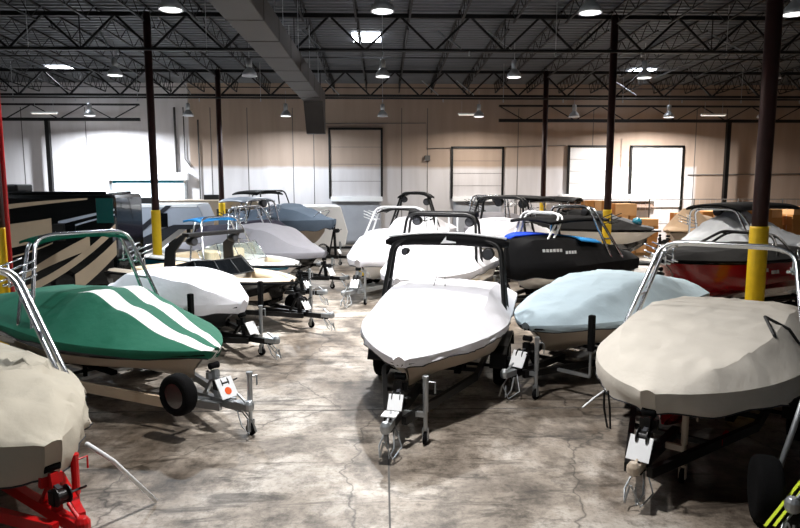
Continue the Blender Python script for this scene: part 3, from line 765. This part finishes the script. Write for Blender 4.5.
# B4 black open bowrider
hB4 = Hull(6.0, 2.3, .45, 1.16, 1.2)
B4 = build_boat('wake_boat', 'black open bow wake boat with tan seats and black folding tower', -2.05, 15.2, 57, hB4, 'black_gel', open_='cream_gel')
add_windshield(B4, hB4, .34, .36, 'dark_glass', 'black_plastic')
m = MB()
for sx in (-1, 1):
    m.prism([(sx*1.06, 3.2, 1.2), (sx*1.06, 3.6, 1.2), (sx*1.0, 3.55, 1.9), (sx*.95, 3.0, 2.25), (sx*.95, 2.8, 2.25), (sx*1.0, 3.2, 1.8)], (sx*-.06, 0, 0))
m.box((-.95, 2.7, 2.2), (.95, 2.95, 2.3)); tw = m.build('tower', 'black_plastic', B4, bevel=.015)
add_speaker(tw, .7, 2.9, 2.08); add_speaker(tw, -.7, 2.9, 2.08)
trailer('black trailer with chrome rimmed front wheel under the black open boat', -2.05, 15.2, 57, hB4, jack_x=.35, tongue=1.0, spare=dict(c=(.75, .75, .42), axis=(1, 0, 0), r=.32, at=(.3, .6)), plate_sz=.22)

# B5 white/teal runabout with glass windshields
hB5 = Hull(5.6, 2.3, .5, 1.2, 1.2)
B5 = build_boat('runabout_boat', 'white open runabout with green tinted windshield and teal stripe, left of the aisle', -2.4, 18.4, 57, hB5, 'white_gel', lower='teal_gel', stripe='teal_gel', open_='white_gel')
add_windshield(B5, hB5, .34, .48)
tw = add_tower(B5, hB5, .5, .75, 2.5, .5, m_='chrome', r=.03, gap=.6)
add_rack(tw, .8, 3.3, 2.2, 1); add_bimini(tw, .75, 3.3, 4.1, 2.42, 'sky_blue_cloth', .06, .02, 'surfboard')
trailer('black trailer under the white runabout with the tinted windshield', -2.4, 18.4, 57, hB5, tongue=.9, plate_sz=.22, single=True)

# B6 grey cover
hB6 = Hull(5.8, 2.4, .5, 1.2, 1.25)
B6 = build_boat('wake_boat', 'boat under a plain grey cover with silver tower, behind the white runabout', -1.95, 21.2, 60, hB6, 'black_gel')
add_cover(B6, hB6, 'grey_cover', [(0, .05), (.1, .2), (.36, .85), (.5, .95), (.8, .5), (1, .2)], skirt=.2, sharp=2.0, wr=.012, seed=31)
tw = add_tower(B6, hB6, .46, .75, 2.75, .6, m_='chrome', r=.032, gap=.55); add_rack(tw, .8, 3.2, 2.3, 1); add_rack(tw, -.8, 3.2, 2.3, -1, 'black_steel')
trailer('black trailer with a white plate and yellow tag under the plain grey covered boat', -1.95, 21.2, 60, hB6, tongue=.9, plate_sz=.3, single=True)

# B7 slate covered cruiser, bow high
hB7 = Hull(5.4, 2.5, .9, 1.9, 2.0, blunt=1.8)
B7 = build_boat('cabin_cruiser', 'tall cruiser with slate blue cover and dark topsides, in front of the white box trailer', -2.1, 27.5, 62, hB7, 'cream_gel', stripe='black_gel')
add_cover(B7, hB7, 'slate_cover', [(0, .03), (.1, .10), (.34, .55), (.45, .75), (.7, .5), (1, .3)], skirt=.45, sharp=1.8, wr=.012, seed=41)
m = MB(); m.tube(fillet([(-.5, .9, 2.0), (-.42, .5, 2.35), (0, .2, 2.42), (.42, .5, 2.35), (.5, .9, 2.0)], .2, 4), .018, 6); m.build('bow_rail', 'chrome', B7, smooth=True)
tw = add_tower(B7, hB7, .55, .9, 3.25, .3, m_='black_steel', r=.03, gap=.8); add_bimini(tw, .95, 3.4, 4.8, 3.2, 'black_cover')
trailer('black trailer under the tall slate covered cruiser', -2.1, 27.5, 62, hB7, single=False, tongue=1.0, plate_sz=.2)
# B8 dark covered boat behind B6, silver cage tower
hB8 = Hull(4.6, 2.3, .6, 1.5, 1.5)
B8 = build_boat('wake_boat', 'boat under a dark slate cover, half hidden left of the slate covered cruiser', -3.2, 24.9, 60, hB8, 'black_gel')
add_cover(B8, hB8, 'purple_cover', [(0, .05), (.2, .2), (.4, .6), (1, .3)], skirt=.2, sharp=2, wr=.012, seed=43)
tw = add_tower(B8, hB8, .4, .85, 2.9, .2, m_='chrome', r=.03)
add_bimini(tw, .9, 2.0, 3.4, 2.95, 'camper_grey', .05); add_rack(tw, .86, 2.0, 2.4, 1); add_rack(tw, -.86, 2.0, 2.4, -1); add_speaker(tw, .2, 2.1, 2.75, .16)
trailer('black trailer under the dark slate covered boat', -3.2, 24.9, 60, hB8, plate=None, single=True)

# white enclosed trailer
t = thing('cargo_trailer', 'white enclosed box trailer parked in front of the grey curtained bay door', 'trailer', (-3.0, 33.0, 0), 8)
MB().prism([(-1.1, -1.6, .45), (.9, -1.6, .45), (1.05, -1.6, 1.2), (.7, -1.6, 2.45), (-1.1, -1.6, 2.45)], (0, 3.6, 0)).build('box_body', 'white_gel', t, bevel=.05)
box((-1.05, -1.62, 1.0), (-.35, -1.60, 2.2), 'side_door', 'white_paint', t); box((-.98, -1.64, 1.5), (-.5, -1.62, 2.0), 'window', 'camper_grey', t)
m = MB(); m.bar((.2, -1.6, .42), (1.9, -1.9, .42), .1, .1).bar((.2, -1.0, .42), (1.9, -1.9, .42), .1, .1); m.build('tongue', 'black_steel', t)
for yy in (-1.5, 1.8): wheel_mesh(t, (-.2, yy, .33), (0, -1 if yy < 0 else 1, 0), .33, .2)
MB().tube([(1.6, -1.9, .0), (1.6, -1.9, .8)], .04).build('jack', 'galvanised', t)

# centre row further back
hC2 = Hull(4.6, 2.4, .55, 1.3, 1.25)
C2 = build_boat('wake_boat', 'white covered boat with black rack tower, right behind the nearest white one', .35, 14.9, -26, hC2, 'white_gel')
add_cover(C2, hC2, 'white_cover', [(0, .05), (.12, .2), (.36, .45), (.52, .65), (.8, .45), (1, .2)], skirt=.18, sharp=2.8, wr=.016, seed=51)
tw = add_tower(C2, hC2, .55, 1.0, 2.72, .3, m_='black_steel', r=.04, gap=.5)
MB().box((-1.0, 2.85, 2.62), (1.0, 3.15, 2.78)).build('tower_pad', 'black_cover', tw, bevel=.04)
for x in (-.35, -.12, .25, .5): MB().tube([(x, 2.8, 2.25), (x, 2.8, 2.62)], .028, 6).build('board_rack', 'white_paint', tw)
add_speaker(tw, .8, 3.0, 2.5, .13); add_speaker(tw, -.75, 3.0, 2.5, .13)
trailer('black trailer under the white covered boat with the black rack tower', .35, 14.9, -26, hC2, fender='yellow_paint', plate=None)
hC3 = Hull(6.0, 2.4, .55, 1.3, 1.25)
C3 = build_boat('wake_boat', 'white covered boat with white tube tower, beside the aisle far back', -.75, 18.6, -22, hC3, 'white_gel')
add_cover(C3, hC3, 'white_cover', [(0, .05), (.12, .25), (.36, .6), (.5, .75), (.8, .45), (1, .2)], skirt=.2, sharp=2.2, wr=.014, seed=55)
tw = add_tower(C3, hC3, .44, .85, 2.75, .8, m_='white_paint', r=.035, gap=.7)
add_bimini(tw, .8, 3.4, 4.3, 2.66, 'black_cover', .04); add_rack(tw, -.86, 3.4, 2.3, -1, 'white_paint'); add_rack(tw, .86, 3.4, 2.3, 1, 'black_steel'); add_speaker(tw, .5, 3.4, 2.5)
trailer('galvanised trailer with yellow fenders under the white covered boat beside the aisle', -.75, 18.6, -22, hC3, fender='yellow_paint', frame='galvanised', tongue=1.0, plate_sz=.25)
hC4 = Hull(6.0, 2.4, .55, 1.4, 1.35)
C4 = build_boat('wake_boat', 'covered boat with arched black tower top, far back in the centre row', .5, 26.0, -20, hC4, 'black_gel')
add_cover(C4, hC4, 'white_cover', [(0, .05), (.2, .3), (.5, .7), (1, .2)], skirt=.2, sharp=2.2, seed=57)
tw = add_tower(C4, hC4, .4, .62, 3.15, .3, m_='black_steel', r=.05, gap=.5)
add_bimini(tw, .75, 2.5, 3.3, 3.12, 'black_cover', .08, .16); add_speaker(tw, -.5, 2.8, 2.85, .14); add_speaker(tw, .55, 2.8, 2.75, .16)
trailer('black trailer under the far boat with the arched black tower', .5, 26.0, -20, hC4, plate=None, single=True)
hC10 = Hull(4.5, 2.5, .6, 1.55, 1.5)
C10 = build_boat('wake_boat', 'white covered boat with flat black bimini, far back before the second middle bay door', 3.0, 21.8, -38, hC10, 'white_gel')
add_cover(C10, hC10, 'white_cover', [(0, .06), (.15, .3), (.5, .75), (1, .3)], skirt=.2, sharp=2.2, seed=59)
tw = add_tower(C10, hC10, .42, .9, 3.05, .3, m_='black_steel', r=.045, gap=.8)
add_bimini(tw, 1.25, 2.6, 4.3, 3.02, 'black_cover', .09, .04); add_rack(tw, -.9, 2.3, 2.5, -1, 'black_steel'); add_rack(tw, .9, 2.3, 2.4, 1); add_speaker(tw, -.4, 2.9, 2.85, .17); add_speaker(tw, .6, 2.9, 2.8, .17)
trailer('black trailer under the white covered boat with the flat black bimini', 3.0, 21.8, -38, hC10, plate=None, single=True)
hC11 = Hull(5.0, 2.4, .6, 1.5, 1.5)
C11 = build_boat('wake_boat', 'silver covered boat with folded tower, far back left of the flat black bimini', 4.0, 28.6, -35, hC11, 'black_gel')
add_cover(C11, hC11, 'grey_cover', [(0, .06), (.15, .3), (.5, .7), (1, .3)], skirt=.2, sharp=2.2, seed=61)
tw = add_tower(C11, hC11, .3, .85, 3.0, .2, m_='chrome', r=.045); add_rack(tw, -.9, 1.8, 2.5, -1, 'black_steel'); add_rack(tw, .85, 1.8, 2.5, 1); add_speaker(tw, .2, 2.2, 2.85, .2); add_speaker(tw, -.6, 2.2, 2.8, .18)
trailer('black trailer under the silver covered boat with the folded tower', 4.0, 28.6, -35, hC11, plate=None, single=True)

# C5 black cover with blue
hC5 = Hull(4.3, 2.4, .6, 1.35, 1.3)
C5 = build_boat('wake_boat', 'wake boat under black cover with bright blue top and pale lettering', 3.3, 16.9, -56, hC5, 'white_gel', stripe='black_gel')
add_cover(C5, hC5, 'black_cover', [(0, .55), (.03, .80), (.2, .82), (.5, .75), (.75, .5), (1, .2)], skirt=.32, sharp=3.5, wr=.01, seed=63)
m = MB(); rows = []
for i in range(12):
    u = .02+.36*i/11; b = hC5.half(u); zz = hC5.sheer(u)+interp([(0, .55), (.03, .80), (.2, .82), (.5, .75)], u)
    rows.append([(v*b*.93, u*hC5.L, zz+.05-.10*abs(v)**6) for v in [-1+1.3*k/10 for k in range(11)]])
m.grid(rows); ob = m.build('top_panel', 'blue_cloth', C5, smooth=True, label='bright blue top panel'); ob.modifiers.new('s', 'SOLIDIFY').thickness = .05
rows = []; m = MB()
for i in range(8):
    u = .42+.2*i/7; b = hC5.half(u); zz = hC5.sheer(u)+.76-.12*i/7
    rows.append([(v*b*.9, u*hC5.L, zz+.03-.1*abs(v)**6) for v in [-1+2*k/10 for k in range(11)]])
m.grid(rows); ob = m.build('side_panel', 'sky_blue_cloth', C5, smooth=True, label='light blue cloth panel'); ob.modifiers.new('s', 'SOLIDIFY').thickness = .04
add_marks(C5, hC5, .14, .34, dz=.42, sx=1, hh=.08, off=.07)
tw = add_tower(C5, hC5, .72, .7, 2.9, -.5, m_='chrome', r=.04, gap=.5); add_speaker(tw, .1, 3.2, 2.72, .12)
add_rack(tw, .72, 3.0, 2.4, 1, 'black_steel'); add_rack(tw, -.72, 3.0, 2.4, -1, 'black_steel')
tw2 = add_tower(C5, hC5, .12, .7, 2.75, .8, m_='white_paint', r=.03, gap=.3, name='front_arch')
add_bimini(tw, .75, .9, 3.4, 2.55, 'black_cover', .08, .03)
trailer('black trailer with silver jack under the black and blue covered boat', 3.3, 16.9, -56, hC5, jack_x=-.3, plate=None)

# C6 white with black cover
hC6 = Hull(5.4, 2.5, .8, 1.75, 1.75)
C6 = build_boat('sport_boat', 'white boat with fitted black cover and black bimini, behind the column right of centre', 10.9, 24.6, 62, hC6, 'white_gel', lower='black_gel')
add_cover(C6, hC6, 'black_cover', [(0, .02), (.1, .12), (.3, .45), (.42, .7), (.6, .75), (1, .5)], u0=.06, skirt=.05, sharp=2.4, wr=.008, seed=71)
add_bimini(C6, 1.0, 3.2, 5.2, 2.95, 'black_cover', .06, .1)
for sx in (-1, 1): MB().tube([(sx*1.1, 4.4, 1.5), (sx*1.0, 3.4, 2.85)], .02, 6).tube([(sx*1.1, 4.4, 1.5), (sx*1.0, 5.0, 2.85)], .02, 6).build('bimini_frame', 'chrome', C6)
MB().lathe([(.02, -.2), (.16, -.14), (.2, 0), (.16, .14), (.02, .2)], (0, .9, 2.02), (0, 0, 1), 14).build('spotlight', 'teal_gel', C6, smooth=True)
trailer('black trailer under the long white boat with fitted black cover', 10.9, 24.6, 62, hC6, plate=None)

# C7 light blue cover
hC7 = Hull(5.1, 2.4, .52, 1.22, 1.16)
C7 = build_boat('runabout_boat', 'boat under pale blue cover, between the nearest white and big beige covered boats', 2.4, 10.35, -46, hC7, 'cream_gel', stripe='cream_gel')
add_cover(C7, hC7, 'blue_cover', [(0, .05), (.1, .2), (.3, .42), (.5, .55), (.7, .5), (1, .25)], skirt=.12, sharp=2.0, wr=.028, flat=.55, seed=81)
add_marks(C7, hC7, .38, .56, dz=-.14, sx=1, m_='black_plastic', words=(5, 5), hh=.08, off=.04)
trailer('black trailer with upright guide posts under the pale blue covered boat', 2.4, 10.35, -46, hC7, posts=True, jack_x=.3, jack_y=-.15, tongue=.62, plate_sz=.26)

# red boat
hRB = Hull(4.8, 2.4, .6, 1.72, 1.75)
RB = build_boat('wake_boat', 'glossy dark red wake boat with black cover, right behind the big beige covered boat', 6.5, 14.7, -65, hRB, 'maroon_gel', stripe='maroon_gel')
add_cover(RB, hRB, 'black_cover', [(0, .10), (.15, .2), (.4, .30), (.8, .25), (1, .1)], skirt=.06, sharp=2.4, wr=.012, seed=91)
add_marks(RB, hRB, .40, .55, dz=-.25, sx=1, words=(3, 3), hh=.08, off=.04)
tw = add_tower(RB, hRB, .55, .8, 2.3, .4, m_='black_steel', r=.035)
trailer('black trailer under the glossy dark red boat', 6.5, 14.7, -65, hRB, plate=None)
# S1 silver covered boat
hS1 = Hull(5.2, 2.4, .6, 1.6, 1.6)
S1 = build_boat('wake_boat', 'boat under crumpled silver cover with long black bimini, behind the dark red boat', 9.4, 19.5, -60, hS1, 'white_gel')
add_cover(S1, hS1, 'silver_cover', [(0, .05), (.1, .3), (.35, .85), (.5, 1.1), (.7, .8), (1, .3)], skirt=.2, sharp=1.8, flat=.2, wr=.07, seed=95)
tw = add_tower(S1, hS1, .35, .8, 2.75, -.4, m_='chrome', r=.035, gap=.5)
add_bimini(S1, .9, 1.3, 4.9, 2.85, 'black_cover', .07, .1)
for k in (2.2, 3.2): add_speaker(tw, -.3, k, 2.62, .14)
add_rack(tw, -.8, 1.4, 2.2, -1)
trailer('black trailer under the crumpled silver covered boat', 9.4, 19.5, -60, hS1, plate=None)
# tan cone cover
hT = Hull(4.6, 2.3, .7, 1.55, 1.5)
T1 = build_boat('pontoon_boat', 'beige boat under a tall pointed tan cover, among the cardboard boxes on the right', 12.4, 27.3, -60, hT, 'cream_gel')
add_cover(T1, hT, 'tan_cover', [(0, .05), (.1, .15), (.22, .95), (.34, 1.0), (.5, .6), (1, .2)], skirt=.1, sharp=1.3, flat=.0, wr=.02, seed=97)
trailer('black trailer under the pointed tan covered boat', 12.4, 27.3, -60, hT, plate=None)
# P1 right edge
hP1 = Hull(5.0, 2.4, .6, 1.6, 1.6)
P1 = build_boat('wake_boat', 'dark purple grey covered boat with white arch, at the right edge of the photo', 9.2, 12.5, -65, hP1, 'white_gel')
add_cover(P1, hP1, 'purple_cover', [(0, .05), (.2, .25), (.5, .4), (1, .2)], skirt=.35, sharp=2.4, seed=99)
tw = add_tower(P1, hP1, .3, .85, 2.75, .5, m_='white_paint', r=.035); add_rack(tw, -.85, 2.2, 2.1, -1)
trailer('black trailer under the dark purple grey covered boat', 9.2, 12.5, -65, hP1, plate=None)
hP2 = Hull(5.0, 2.4, .6, 1.6, 1.6)
P2 = build_boat('wake_boat', 'silver covered boat with white arch, behind the purple grey covered boat', 12.6, 18.3, -60, hP2, 'white_gel')
add_cover(P2, hP2, 'silver_cover', [(0, .05), (.2, .3), (.5, .6), (1, .2)], skirt=.2, sharp=2.2, seed=101)
tw = add_tower(P2, hP2, .35, .9, 2.9, .4, m_='white_paint', r=.045)
trailer('black trailer under the white covered boat at the right edge', 12.6, 18.3, -60, hP2, plate=None)
# empty trailer at lower right
hR2 = Hull(5.8, 2.3, .52, 1.2, 1.15)
t = trailer('dark empty boat trailer cut off by the lower right corner', 4.6, 6.0, -62, hR2, plate=None, jack_x=.3, bunks=True, stand=True, tongue=.8, wheels=True)
t = None
t = thing('trailer_wheel', 'big black trailer tyre standing on the floor at the lower right', 'wheel', (3.98, 6.18, 0), 0)
wheel_mesh(t, (0, 0, .35), (.93, -.36, 0), .35, .24, 'black_steel', 'tyre')
m = MB(); m.tube([(4.2, 6.42, .02), (4.28, 6.42, .5), (4.60, 6.42, 1.7)], .03, 8); tag(m.build('guide_pole', 'galvanised', smooth=True), 'silver pole leaning behind the big black tyre at the lower right', 'pole')
for dx, lab in ((0, 'left one of the two lime yellow straps in the lower right corner'), (.09, 'right one of the two lime yellow straps in the lower right corner')):
    tag(MB().bar((3.64+dx, 5.62, .26), (4.22+dx, 6.0, .52), .028, .008).build('tie_down_strap', 'lime_strap'), lab, 'strap')
tag(MB().tube([(2.50, 6.9, 1.2), (2.49, 6.86, 1.0), (2.53, 6.84, .78), (2.58, 6.88, .74), (2.57, 6.9, 1.0), (2.55, 6.92, 1.18)], .012, 6).build('hanging_strap', 'black_plastic'), 'black strap hanging from the left hem of the big beige cover', 'strap')
tag(MB().tube([(2.16, 6.6, 1.10), (2.34, 6.75, 1.16), (2.52, 6.92, 1.19)], .010, 6).build('cover_rope', 'white_paint'), 'short white cord sticking out left of the big beige cover', 'rope')

# ------------------------------------------------------------------ motorhome and campers
t = thing('motorhome', 'long black motorhome with tan swoosh stripes parked behind the striped boat', 'motorhome', (-8.15, 19.6, 0), 2)
Lr = 9.5; WR = 2.5
# local: front end at x=0, runs to -x; side facing camera at y=0
m = MB(); m.box((-Lr, 0, .35), (-.0, WR, 3.22)); m.build('body', 'rv_black', t, bevel=.12)
m = MB(); m.box((-Lr+.2, .15, 3.22), (-.3, WR-.15, 3.30)); m.build('roof_cap', 'rv_black', t, bevel=.03)
for xx in (-3.4, -6.8): box((xx-.9, .7, 3.28), (xx+.2, 1.7, 3.52), 'air_conditioner', 'black_plastic', t, bevel=.06)
def swoosh(pts, w0, w1, m_, nm='side_stripe', par=None, yy=-.012):
    m = MB(); n = 18; a = []; b = []
    P = [Vector((p[0], 0, p[1])) for p in pts]
    for i in range(n+1):
        f = i/n; q = P[0]*(1-f)**2+P[1]*2*f*(1-f)+P[2]*f*f; ww = (w0+(w1-w0)*f)/2
        a.append((q.x, yy, q.z+ww)); b.append((q.x, yy, q.z-ww))
    m.prism(a+b[::-1], (0, .02, 0)); return m.build(nm, m_, par or t)
swoosh([(-4.6, 2.65), (-2.6, 2.95), (-.8, 3.08)], .20, .05, 'rv_tan')
swoosh([(-4.6, 1.75), (-3.0, 1.95), (-1.9, 2.2)], .85, .60, 'rv_tan')
swoosh([(-4.6, 1.05), (-3.0, 1.25), (-1.9, 1.75)], .06, .04, 'rv_tan')
swoosh([(-3.1, .55), (-2.1, 1.2), (-.8, 1.75)], .10, .42, 'rv_tan')
swoosh([(-3.2, .15), (-1.6, .7), (-.02, 2.2)], .25, .22, 'rv_tan')
swoosh([(-1.3, .5), (-.7, .9), (-.02, 1.6)], .55, .45, 'rv_tan')
swoosh([(-1.7, 2.35), (-1.1, 2.5), (-.02, 2.75)], .12, .06, 'camper_grey')
swoosh([(-1.7, 2.1), (-1.1, 2.35), (-.02, 2.6)], .05, .05, 'camper_grey')
box((-1.8, -.02, 1.75), (-1.2, .02, 2.35), 'side_window', 'dark_glass', t, bevel=.01)
box((-.55, -.02, 2.35), (-.05, .02, 3.1), 'marker_panel', 'rv_teal', t)
for xx in (-1.6, -7.2): wheel_mesh(t, (xx, .14, .48), (0, -1, 0), .48, .28)
m = MB(); m.bar((-1.6, 0, 2.3), (-1.5, -.4, 2.2), .04).box((-1.65, -.5, 1.85), (-1.35, -.35, 2.35)); m.build('side_mirror', 'black_plastic', t)

t = thing('camper_trailer', 'grey fifth wheel camper with dark diagonal nose beside the yellow column base', 'camper', (-8.7, 27.6, 0), 3)
P = [(-5.5, .5), (-.9, .5), (-.9, .9), (.9, 1.35), (1.0, 2.0), (.7, 2.62), (-5.5, 2.62)]
MB().prism([(x, 0, z) for x, z in [(-5.5, .5), (-1.6, .5), (-.1, 1.6), (.9, 1.6), (1.0, 2.0), (.75, 2.62), (-5.5, 2.62)]], (0, 2.3, 0)).build('body', 'camper_grey', t, bevel=.05)
m = MB(); m.prism([(x, -.015, z) for x, z in [(-3.2, .5), (-1.6, .5), (-.1, 1.6), (.9, 1.6), (.95, 1.8), (-.3, 1.8), (-1.0, 1.55)]], (0, .02, 0)); m.prism([(x, -.015, z) for x, z in [(-2.6, 1.0), (-.6, 2.62), (-.35, 2.62), (-2.4, .85)]], (0, .02, 0)); m.build('nose_stripe', 'camper_dark', t)
for a, b in ((-.9, -.55), (-3.2, -2.5)): box((a, -.03, 1.7), (b, .01, 2.3), 'window', 'dark_glass', t)
box((-5.5, -.01, 2.55), (.7, 2.3, 2.68), 'roof', 'white_paint', t)
box((-2.2, .8, 2.66), (-1.4, 1.5, 2.95), 'air_conditioner', 'black_plastic', t, bevel=.04)
for xx in (-3.9, -4.7): wheel_mesh(t, (xx, .05, .36), (0, -1, 0), .36, .22)
MB().box((.1, .5, 0), (.25, .65, 1.6)).box((.1, 1.6, 0), (.25, 1.75, 1.6)).build('landing_leg', 'black_steel', t)
t = thing('travel_trailer', 'tan travel trailer behind the farther left column, with dark roof unit', 'camper', (-7.9, 33.6, 0), 2)
MB().prism([(x, 0, z) for x, z in [(-5.5, .5), (1.6, .5), (1.9, 1.3), (1.5, 2.5), (1.2, 2.72), (-5.5, 2.72)]], (0, 2.2, 0)).build('body', 'cream_gel', t, bevel=.05)
box((-5.4, -.02, 1.1), (1.5, .01, 1.5), 'side_stripe', 'rv_tan', t); box((-.8, -.03, 1.7), (.8, .0, 2.25), 'window', 'dark_glass', t); box((-1.6, .6, 2.7), (-.8, 1.3, 2.98), 'air_conditioner', 'black_plastic', t, bevel=.04)
for xx in (-2.2, -3.0): wheel_mesh(t, (xx, .05, .36), (0, -1, 0), .36, .22)
# ------------------------------------------------------------------ cardboard boxes, pallets, fence
def make_box(w, d, h, m_, label, loc, rz, group):
    t = thing('cardboard_box', label, 'box', loc, rz, group)
    MB().box((-w/2, -d/2, 0), (w/2, d/2, h)).build('carton', m_, t, bevel=.012)
    MB().box((-w/2-.004, -.035, h*.55), (w/2+.004, .035, h+.004)).build('tape', 'tan_cover', t)
    return t
random.seed(3)
stacks = [(9.3, 31.2, 'just right of the third column'), (10.6, 31.6, 'left of the brown shutter hood'), (11.9, 31.4, 'under the brown shutter hood'), (13.2, 31.8, 'right under the shutter hood'), (15.0, 31.2, 'right of the tall dark column'),
          (16.4, 31.6, 'beside the pointed tan cover'), (18.0, 31.3, 'behind the crumpled silver cover, left pallet'), (19.4, 31.7, 'behind the crumpled silver cover, middle pallet'), (20.8, 31.4, 'behind the crumpled silver cover, right pallet'), (7.9, 29.0, 'left of the yellow column base')]
for si, (x, y, where) in enumerate(stacks):
    p = thing('wooden_pallet', 'wooden pallet under the cardboard boxes '+where, 'pallet', (x, y, 0))
    m = MB()
    for k in range(6): m.box((-.6+k*.22, -.6, .11), (-.5+k*.22, .6, .13))
    m.build('deck_board', 'pallet_wood', p)
    m = MB()
    for k in (-.58, 0, .5): m.box((-.6, k, 0), (.6, k+.09, .11))
    m.build('stringer', 'pallet_wood', p)
    z = .13; lv = (4, 5, 5, 4, 4, 4, 5, 5, 5, 5)[si]
    for L_ in range(lv):
        hh = random.uniform(.34, .58); n = (2, 3, 1, 2)[(si+L_) % 4]
        for k in range(n):
            w_ = 1.1/n-.03
            make_box(w_, 1.0, hh, 'cardboard' if (si+k+L_) % 3 else 'cardboard_light', 'brown cardboard box %s, %s layer%s' % (where, ('bottom', 'second', 'third', 'fourth', 'top')[L_], '' if n == 1 else (', left one', ', right one' if n == 2 else ', middle one', ', right one')[k]), (x-.55+w_/2+k*(w_+.03), y+random.uniform(-.04, .04), z), random.uniform(-3, 3), 'cardboard boxes on pallets')
        z += hh
def fence(x0, x1, y, h, label):
    t = thing('wire_fence', label, 'fence', (0, 0, 0)); n = max(2, round((x1-x0)/2.4)); st = (x1-x0)/n
    for i in range(n+1): MB().tube([(x0+i*st, y, 0), (x0+i*st, y, h)], .04, 8).build('post', 'joint_grey', t)
    m = MB()
    for z in (.1, h*.5, h-.03): m.tube([(x0, y, z), (x1, y, z)], .022, 6)
    m.build('rail', 'joint_grey', t)
    m = MB(); k = x0
    while k < x1: m.bar((k, y, .1), (k, y, h), .012); k += .3
    z = .3
    while z < h: m.bar((x0, y, z), (x1, y, z), .012); z += .3
    m.build('mesh_panel', 'galvanised', t)
fence(7.2, 24.5, 34.6, 2.75, 'grey wire fence in front of the back wall on the right')
fence(6.6, 8.9, 30.4, 2.7, 'short dark wire cage beside the farthest yellow column')

# ------------------------------------------------------------------ world, camera
wd = bpy.data.worlds.new('World'); SC.world = wd; wd.use_nodes = True
wd.node_tree.nodes['Background'].inputs[0].default_value = (.80, .90, 1, 1); wd.node_tree.nodes['Background'].inputs[1].default_value = 5
cam = bpy.data.cameras.new('camera'); co = bpy.data.objects.new('camera', cam); C.objects.link(co)
cam.sensor_width = 36; cam.lens = 36*635/800; cam.clip_end = 200; cam.clip_start = .1
co.location = (0, 0, 3.5); co.rotation_euler = (R(90-7.1), 0, R(-1.53))
SC.camera = co
vs = SC.view_settings; SC.display_settings.display_device = 'sRGB'
vs.view_transform = 'Standard'; vs.look = 'None'; vs.gamma = 1; vs.exposure = .16; vs.use_curve_mapping = False
SC.cycles.max_bounces = 6
